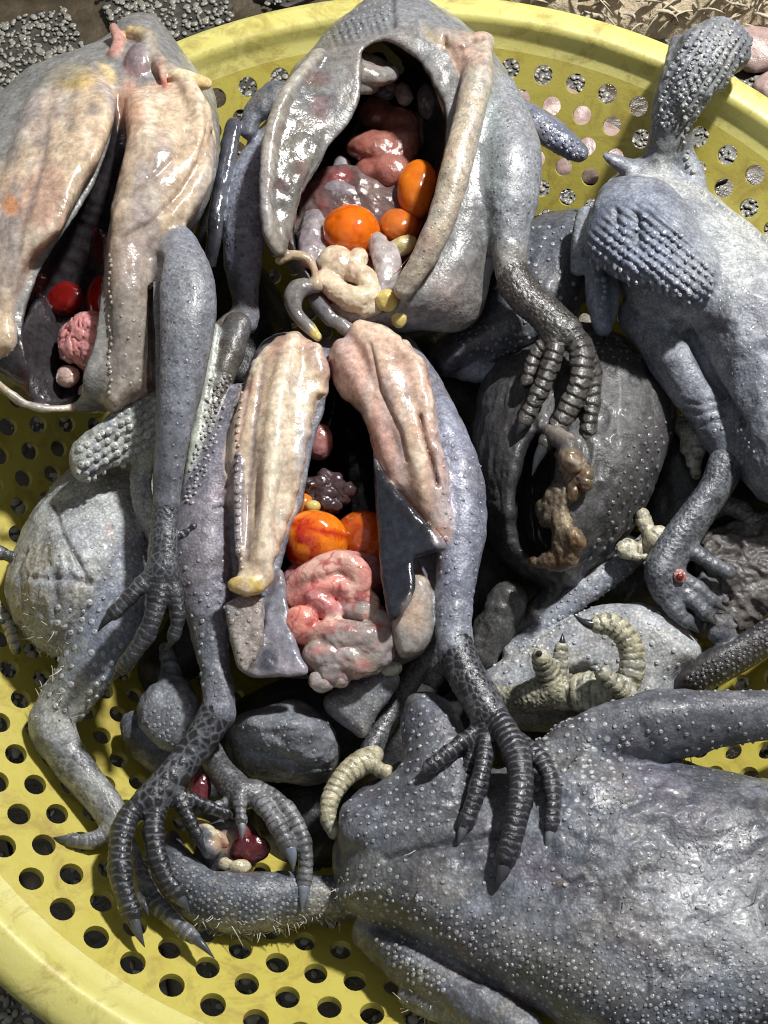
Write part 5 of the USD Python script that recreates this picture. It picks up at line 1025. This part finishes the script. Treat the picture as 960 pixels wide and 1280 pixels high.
foot(tB, [(640, 338, 4, 21), (646, 356, 2, 23), (660, 374, 0, 23), (680, 390, -2, 23), (698, 410, -4, 25)],
     [{'p': [(688, 420, -4, 12), (668, 446, -12, 10), (662, 466, -16, 10), (657, 480, -20, 8)], 'cc': (.2, .2, .2)},
      {'p': [(696, 424, 0, 16), (692, 445, 0, 14), (680, 478, -6, 14), (664, 510, -14, 12), (656, 526, -18, 11)], 'claw': (645, 546, -24)},
      {'p': [(712, 412, 0, 20), (726, 440, 4, 18), (725, 475, 2, 17), (712, 508, -6, 16), (696, 536, -14, 16), (684, 553, -18, 14)], 'claw': (665, 595, -26), 'cc': (.05, .055, .06)},
      {'p': [(730, 430, -4, 14), (741, 462, -6, 13), (741, 500, -14, 12), (736, 535, -20, 12), (735, 545, -22, 10)], 'claw': (727, 556, -26)}],
     (.058, .053, .049), (.025, .023, .022), FOOT, CLAW, pitch=12, seed=11, shank_scale=6, relief=1.5, pale=(.09, .08, .07))

# ---- C: opened bird in the centre
s = Shape(2.7)
s.sheet([(318, 440), (358, 415), (410, 425), (470, 405), (520, 430), (562, 500), (578, 560), (565, 650), (548, 760), (536, 806), (500, 832), (440, 852), (380, 846), (312, 840), (283, 765), (262, 640), (288, 530)], [(420, 440, -90), (300, 600, -85), (550, 600, -85), (430, 640, -110), (420, 830, -110)], 96, LAV, w=60, k=12)
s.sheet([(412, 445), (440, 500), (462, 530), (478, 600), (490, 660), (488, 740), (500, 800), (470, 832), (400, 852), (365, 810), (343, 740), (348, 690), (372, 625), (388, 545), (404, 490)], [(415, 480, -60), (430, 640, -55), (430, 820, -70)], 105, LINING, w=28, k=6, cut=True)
s.sheet([(358, 417), (383, 420), (403, 440), (411, 458), (407, 488), (394, 508), (388, 540), (383, 573), (371, 624), (354, 680), (344, 704), (334, 728), (306, 743), (288, 732), (296, 716), (299, 673), (290, 640), (283, 607), (288, 540), (304, 487), (326, 440)], [(385, 432, -2), (350, 560, 22), (312, 720, 18), (396, 500, 4), (374, 615, 6), (291, 600, 0)], 20, CREAM, w=11, k=6, rag=5)
s.limb([(364, 424, 22, 6), (349, 490, 38, 7), (341, 560, 42, 7), (334, 630, 40, 7), (328, 695, 34, 6)], (.60, .49, .36, .92), k=22); s.limb([(322, 455, 10, 7), (306, 530, 20, 8), (298, 600, 22, 7), (300, 690, 22, 6)], (.27, .235, .25, .7), k=5)
s.limb([(392, 440, 12, 12), (400, 465, 12, 9)], (.42, .31, .26, .85), k=8);
s.lump((308, 732, 28), (24, 14, 12), FAT, k=4, rot=4); s.limb([(330, 705, 30, 8), (334, 722, 24, 10), (322, 736, 22, 8)], (.40, .32, .2, .85), k=4)
s.sheet([(446, 404), (480, 409), (510, 430), (533, 455), (541, 500), (546, 535), (556, 580), (562, 632), (556, 676), (540, 664), (508, 628), (480, 600), (467, 573), (458, 524), (440, 503), (421, 488), (413, 440), (425, 425)], [(440, 415, 8), (490, 470, 26), (525, 560, 22), (552, 660, 2), (436, 490, 2), (486, 602, -6)], 19, FLESH, w=10, k=6, rag=5)
s.limb([(426, 432, 22, 8), (442, 465, 28, 10), (462, 498, 30, 9), (480, 545, 25, 8), (502, 600, 16, 7)], (.52, .32, .26, .92), k=16); s.limb([(450, 410, 26, 6), (473, 445, 40, 7), (496, 500, 42, 7), (518, 560, 36, 7), (540, 630, 22, 6), (552, 665, 10, 6)], (.58, .43, .32, .92), k=22)
s.limb([(505, 432, 16, 8), (528, 470, 20, 9), (540, 530, 20, 8), (553, 600, 14, 7)], (.40, .30, .28, .8), k=6)
s.sheet([(468, 572), (482, 600), (510, 630), (546, 668), (552, 684), (530, 694), (517, 702), (519, 738), (502, 768), (486, 772), (476, 720), (470, 640)], [(490, 620, 16), (542, 678, 26), (502, 752, 24), (484, 700, 16)], 9, (.018, .02, .028, .85), w=7, k=4)
s.limb([(476, 598, 16, 5), (505, 634, 24, 6), (535, 664, 28, 6), (550, 682, 24, 6)], (.02, .02, .026, .85), k=5)
s.limb([(300, 500, -30, 20), (283, 560, -30, 28), (264, 620, -28, 35), (252, 670, -30, 37), (254, 725, -34, 34), (262, 782, -40, 24), (268, 832, -45, 19), (273, 868, -48, 20), (272, 892, -50, 21)], LAV, k=12)
s.sheet([(280, 756), (306, 744), (331, 744), (328, 800), (322, 818), (307, 843), (297, 835)], [(285, 760, 6), (330, 750, 4), (307, 838, -8)], 8, (.30, .255, .235, .5), w=7, k=4, curved=False)
s.sheet([(350, 712), (360, 752), (370, 808), (386, 842), (350, 846), (307, 843), (327, 796), (333, 757)], [(350, 720, -8), (330, 800, -14), (380, 840, -12)], 8, (.26, .235, .27, .7), w=6, k=4)
s.sheet([(516, 718), (537, 727), (543, 767), (538, 804), (518, 822), (497, 820), (487, 780), (500, 762)], [(530, 730, -10), (535, 800, -18), (495, 800, -18)], 24, BEIGE, w=15, k=6)
s.limb([(546, 515, -28, 22), (560, 555, -22, 28), (573, 606, -16, 31), (577, 660, -14, 30), (572, 710, -14, 26), (567, 760, -12, 22), (568, 800, -10, 22), (570, 812, -9, 23)], (.215, .225, .29, .5), k=8)
s.sheet([(404, 880), (428, 858), (480, 832), (498, 846), (488, 874), (471, 896), (456, 923), (440, 915)], [(420, 880, -85), (485, 845, -70), (455, 915, -82)], 22, (.25, .245, .235, .5), w=15, k=5)
s.limb([(296, 408, -30, 18), (284, 440, -28, 20), (270, 490, -24, 15), (256, 545, -24, 14), (244, 595, -26, 12), (236, 632, -30, 7)], (.085, .075, .065, .6), k=4)
s.limb([(268, 412, -14, 7), (262, 460, -12, 6), (250, 520, -12, 7), (240, 580, -16, 7), (232, 620, -22, 4)], (.36, .38, .33, .6), k=3)
C_ = s.build()
C_.push(2.6, .02, 3, 151); C_.push(0.55, .09, 3, 152)
fl = np.clip((C_.c[:, 0] - C_.c[:, 2] - .05) / .08, 0, 1)
C_.loosen(2.2, .032, 207, mask=1 - fl)
C_.push(1.0, .03, 2, 153, mask=fl, stretch=(2.0, .3, 1))
C_.mottle((.46, .26, .22), .016, .5, .5, .7, 154, mask=fl, stretch=(1.8, .45, 1)); C_.mottle((.62, .54, .43), .035, .6, .52, .68, 155, mask=fl, stretch=(1.8, .5, 1)); C_.mottle((.36, .31, .31), .02, .5, .53, .68, 156, mask=fl, stretch=(2.2, .35, 1))
C_.mottle((.19, .165, .15), .02, .5, .52, .66, 158, mask=1 - fl)
C_.spot(352, 560, 12, 110, (.60, .52, .42), soft=1.0, amount=.5, rot=6); C_.spot(376, 555, 6, 40, (.40, .44, .48), soft=1, amount=.6, rot=4); C_.spot(440, 460, 26, 34, (.48, .27, .22), soft=1, amount=.5, rot=30); C_.spot(552, 668, 10, 14, (.55, .32, .24), soft=.9, amount=.7); C_.spot(510, 800, 22, 20, (.20, .19, .18), soft=1, amount=.6); C_.spot(518, 770, 14, 22, (.45, .31, .21), soft=1, amount=.6)
C_.mottle((0.139, 0.150, 0.188), .016, .7, .45, .62, 157, mask=1 - fl); C_.spot(265, 640, 30, 60, (0.217, 0.191, 0.225), soft=1, amount=.6); C_.spot(268, 840, 24, 60, (0.150, 0.161, 0.188), soft=1, amount=.7); C_.spot(334, 825, 12, 16, (0.045, 0.049, 0.068), soft=.8, amount=.9); C_.spot(569, 790, 30, 34, (0.188, 0.199, 0.232), soft=1, amount=.6)
C_.line([(330, 455), (318, 530), (311, 620), (308, 700)], 3.5, 2.5, (.20, .15, .165), .7)
C_.line([(525, 520), (532, 550), (541, 580), (547, 605)], 2.6, 7, (.10, .04, .03), .85); C_.line([(462, 430), (476, 490), (500, 540), (508, 575)], 2.6, 3, (.36, .23, .19), .5)
C_.line([(313, 470), (300, 540), (288, 600), (270, 622)], 3, 2, (.30, .15, .2), .4); C_.line([(267, 636), (282, 633), (286, 640)], 2, 3, (.07, .06, .08), .8); C_.line([(543, 772), (541, 748)], 2, 2)
C_.spot(575, 620, 22, 70, (.25, .255, .34), soft=1.2, amount=.5); C_.spot(598, 640, 10, 110, (.10, .105, .13), soft=1, amount=.5); C_.spot(573, 800, 30, 22, (.20, .215, .25), soft=1, amount=.5); C_.spot(250, 720, 20, 60, (.17, .16, .19), soft=1.1, amount=.5); C_.spot(330, 470, 40, 8, (.10, .09, .10), soft=1, amount=.0)
tC = Thing('chicken', 'opened chicken in the centre with blood-veined orange yolks and pink coiled intestines', 'chicken', base=base_of(C_))
C_.put(tC, 'body', SKIN)
follicles(C_, tC, DOT, mask=C_.area([(225, 690), (280, 700), (285, 800), (285, 880), (255, 870), (240, 780)], 4), spacing=15, size=2.86, height=1.50, ring=(.30, .31, .36), pit=(.2, .2, .24), seed=151)
follicles(C_, tC, DOT, mask=C_.area([(555, 540), (602, 580), (603, 640), (595, 720), (585, 790), (550, 790), (550, 700)], 4), spacing=14, size=2.69, height=1.50, ring=(.27, .28, .37), pit=(.11, .11, .15), seed=152)
follicles(C_, tC, DOT, mask=C_.area([(282, 760), (328, 748), (322, 818), (306, 838)], 4), spacing=13, size=3.02, height=1.50, ring=(.33, .29, .27), pit=(.24, .21, .2), seed=153)
follicles(C_, tC, DOT, pts=np.array([(300 - 6 * math.sin(i / 25 * 3.1), 480 + 9.5 * i) for i in range(25)], float), size=3.02, height=2.25, ring=(.36, .32, .31), pit=(.2, .18, .18), seed=154)
follicles(C_, tC, DOT, mask=C_.area([(410, 878), (480, 840), (490, 870), (455, 920)], 4), spacing=18, size=2.18, height=0.90, ring=(.3, .3, .28), pit=(.1, .1, .1), seed=155)
follicles(C_, tC, DOT, pts=rows(225, 470, 300, 640, 75, 7, 7, .15, 156), mask=C_.area([(262, 470), (290, 470), (270, 560), (240, 635), (228, 630), (248, 540)], 3), size=2.6, height=2.6, ring=(.46, .46, .42), pit=(.02, .02, .02), seed=156)
blob(tC, 'gullet', (398, 552, -50), (18, 24, 16), (.36, .15, .14), ORGAN, amp=4, freq=.05, seed=50)
s = Shape(2.0)
for k in range(16): s.lump((398 + 30 * math.cos(k * 2.4) * (k / 16) ** .5 + 12, 616 + 22 * math.sin(k * 2.4) * (k / 16) ** .5, -42 + 6 * math.cos(k)), (9, 8, 8), (.05, .03, .033, .95), k=4)
x = s.build(1); x.push(3, .09, 3, 51, ridge=True); x.mottle((.13, .07, .07), .07, .6, .5, .66, 52); x.mottle((.3, .27, .2), .08, .5, .6, .7, 53); x.put(tC, 'blood_clot', ORGAN)
blob(tC, 'egg_yolk', (378, 632, -40), (15, 16, 14), (.62, .16, .02), YOLK, seed=54, mott=(.45, .05, .02)); blob(tC, 'egg_yolk', (391, 633, -26), (10, 8, 8), (.58, .42, .14), YOLK, seed=55, sub=3)
ico = blob(tC, 'egg_yolk', (455, 674, -52), (36, 38, 32), (.42, .075, .006), YOLK, amp=5, freq=.022, seed=56, veins=((.28, .02, .004), .045, .06, .7))
q = trimesh.creation.icosphere(5); x = Surf(np.array(q.vertices) * [42, 39, 32] + J((394, 676, -30))[:3], np.array(q.faces), np.tile([.66, .17, .009], (len(q.vertices), 1)), np.full(len(q.vertices), .95))
n0 = np.array(q.vertices)
bl = np.clip((meshkit.fbm(n0 * 2.2 + 3, 4, 57) - .42) / .16, 0, 1) * np.clip(.55 - n0[:, 0] * 1.1 + .25 * n0[:, 1], 0, 1); band = np.clip(1 - np.abs(n0[:, 1] + .38 - .25 * n0[:, 0] + .25 * (meshkit.fbm(n0 * 3, 3, 58) - .5)) / .22, 0, 1)
vn = np.clip(1 - np.abs(meshkit.fbm(n0 * 4.5, 3, 59) - .5) / .035, 0, 1) * .8; m = np.clip(np.maximum(bl, band * .9) + vn * .5, 0, 1)[:, None]
x.c = x.c * (1 - m) + np.array([.36, .010, .006]) * m; x.push(5, .022, 3, 60); x.put(tC, 'egg_yolk', YOLK, label='orange yolk with a red net of blood veins')
s = Shape(1.8); PI = (.60, .36, .30, .94); PR = (.60, .25, .21, .95); GM = (.29, .25, .235, .96)
for q in (((400, 735, -52), (52, 40, 22)), ((430, 790, -54), (60, 55, 24)), ((390, 790, -50), (36, 50, 22)), ((440, 720, -50), (44, 34, 22))): s.lump(q[0], q[1], (.36, .20, .20, .95), k=8)
s.limb([(362, 742, -26, 12), (378, 724, -16, 15), (400, 712, -8, 17), (426, 703, -6, 17), (446, 714, -8, 17), (450, 732, -12, 15), (436, 742, -14, 13)], PI, k=5)
s.limb([(368, 752, -26, 11), (390, 742, -14, 13), (414, 734, -10, 14), (432, 728, -12, 11)], PR, k=5)
s.lump((404, 757, -14), (28, 15, 16), (.55, .28, .28, .95), k=5, rot=38)
s.lump((376, 781, -14), (23, 25, 19), (.66, .27, .21, .95), k=4); s.limb([(392, 792, -12, 11), (408, 786, -12, 12), (420, 776, -14, 9)], (.55, .40, .31, .95), k=4)
s.limb([(432, 748, -18, 11), (450, 744, -16, 12), (466, 754, -20, 10), (456, 766, -20, 10)], (.50, .36, .30, .95), k=4)
for q in (((448, 762, -22), (24, 13, 14)), ((425, 795, -18), (36, 20, 20)), ((458, 800, -20), (34, 24, 20)), ((402, 818, -22), (24, 20, 18)), ((440, 826, -24), (40, 18, 18)), ((476, 785, -24), (16, 24, 16)), ((472, 815, -26), (18, 18, 15)), ((415, 840, -26), (22, 14, 14))): s.lump(q[0], q[1], GM, k=5)
x = s.build(1); low = np.clip((x.v[:, 1] - 770) / 30, 0, 1) * np.clip((x.v[:, 0] - 385) / 20, 0, 1)
x.push(2.2, .05, 3, 61); x.push(6, .035, 3, 66, mask=low, ridge=True); x.push(1.6, .12, 3, 67, mask=low)
x.mottle((.23, .21, .22), .028, .7, .45, .6, 68, mask=low); x.mottle((.42, .33, .25), .04, .6, .53, .68, 69, mask=low); x.mottle((.42, .12, .11), .035, .6, .55, .68, 70)
e = np.abs(meshkit.fbm(x.v * .05, 3, 62) - .5); m = np.clip(1 - e / .04, 0, 1) * .85 * (1 - .6 * low); x.c = x.c * (1 - m[:, None]) + np.array([.34, .035, .045]) * m[:, None]; x.put(tC, 'intestine', ORGAN)
blob(tC, 'intestine', (402, 852, -26), (17, 14, 13), (.42, .34, .33), ORGAN, amp=3, freq=.07, seed=71); blob(tC, 'intestine', (424, 848, -28), (14, 11, 11), (.44, .33, .29), ORGAN, amp=3, freq=.07, seed=72); blob(tC, 'blood_spot', (369, 815, -18), (6, 8, 5), (.30, .03, .05), ORGAN, amp=2, freq=.1, seed=73, sub=3)
blob(tC, 'cloaca', (490, 836, -44), (14, 10, 9), (.40, .36, .30), ORGAN, rot=-20, amp=3, freq=.09, seed=74)
foot(tC, [(272, 888, -50, 22), (256, 918, -52, 21), (232, 950, -54, 20), (207, 980, -52, 21), (188, 1002, -50, 22)],
     [{'p': [(180, 1004, -50, 18), (160, 1022, -46, 18), (150, 1055, -42, 18), (151, 1100, -40, 18), (165, 1145, -42, 15)], 'claw': (181, 1184, -46), 'cc': (.10, .11, .13)},
      {'p': [(196, 1010, -48, 17), (192, 1035, -40, 16), (194, 1062, -36, 16), (204, 1094, -38, 15), (221, 1118, -42, 14)], 'claw': (238, 1142, -48), 'cc': (.10, .11, .13)},
      {'p': [(212, 994, -52, 14), (226, 1006, -54, 11), (236, 1024, -56, 10), (247, 1046, -60, 9)], 'claw': (258, 1066, -64)},
      {'p': [(218, 990, -54, 12), (240, 1000, -58, 10), (268, 1012, -62, 9), (284, 1018, -66, 8)], 'claw': (298, 1026, -70)}],
     (.018, .018, .021), (.115, .118, .135), FOOT, CLAW, pitch=9.5, seed=12, shank_scale=15, relief=1.0)
foot(tC, [(570, 808, -9, 23), (580, 838, -6, 24), (597, 868, 0, 25), (610, 893, 4, 24)],
     [{'p': [(618, 895, 8, 21), (634, 918, 24, 21), (648, 950, 38, 21), (651, 990, 48, 20), (642, 1040, 52, 18), (632, 1076, 48, 16)], 'claw': (620, 1112, 40), 'cc': (.09, .09, .11)},
      {'p': [(608, 910, 6, 14), (606, 945, 18, 14), (598, 985, 24, 14), (586, 1020, 24, 13), (581, 1032, 23, 11)], 'claw': (571, 1058, 18), 'cc': (.16, .17, .20)},
      {'p': [(596, 912, 2, 12), (575, 930, 12, 12), (552, 948, 16, 12), (536, 960, 16, 11)], 'claw': (526, 970, 15)},
      {'p': [(648, 925, 8, 14), (672, 945, 22, 14), (687, 972, 32, 14), (691, 1006, 36, 13), (688, 1036, 36, 12)], 'claw': (679, 1068, 32), 'cc': (.2, .22, .24)},
      {'p': [(596, 930, 2, 10), (586, 955, 0, 9), (578, 972, -4, 8)], 'claw': (574, 984, -8), 'cc': (.2, .2, .22)}],
     (.019, .018, .022), (.115, .118, .135), FOOT, CLAW, pitch=9.5, seed=13, shank_scale=11, relief=1.0)
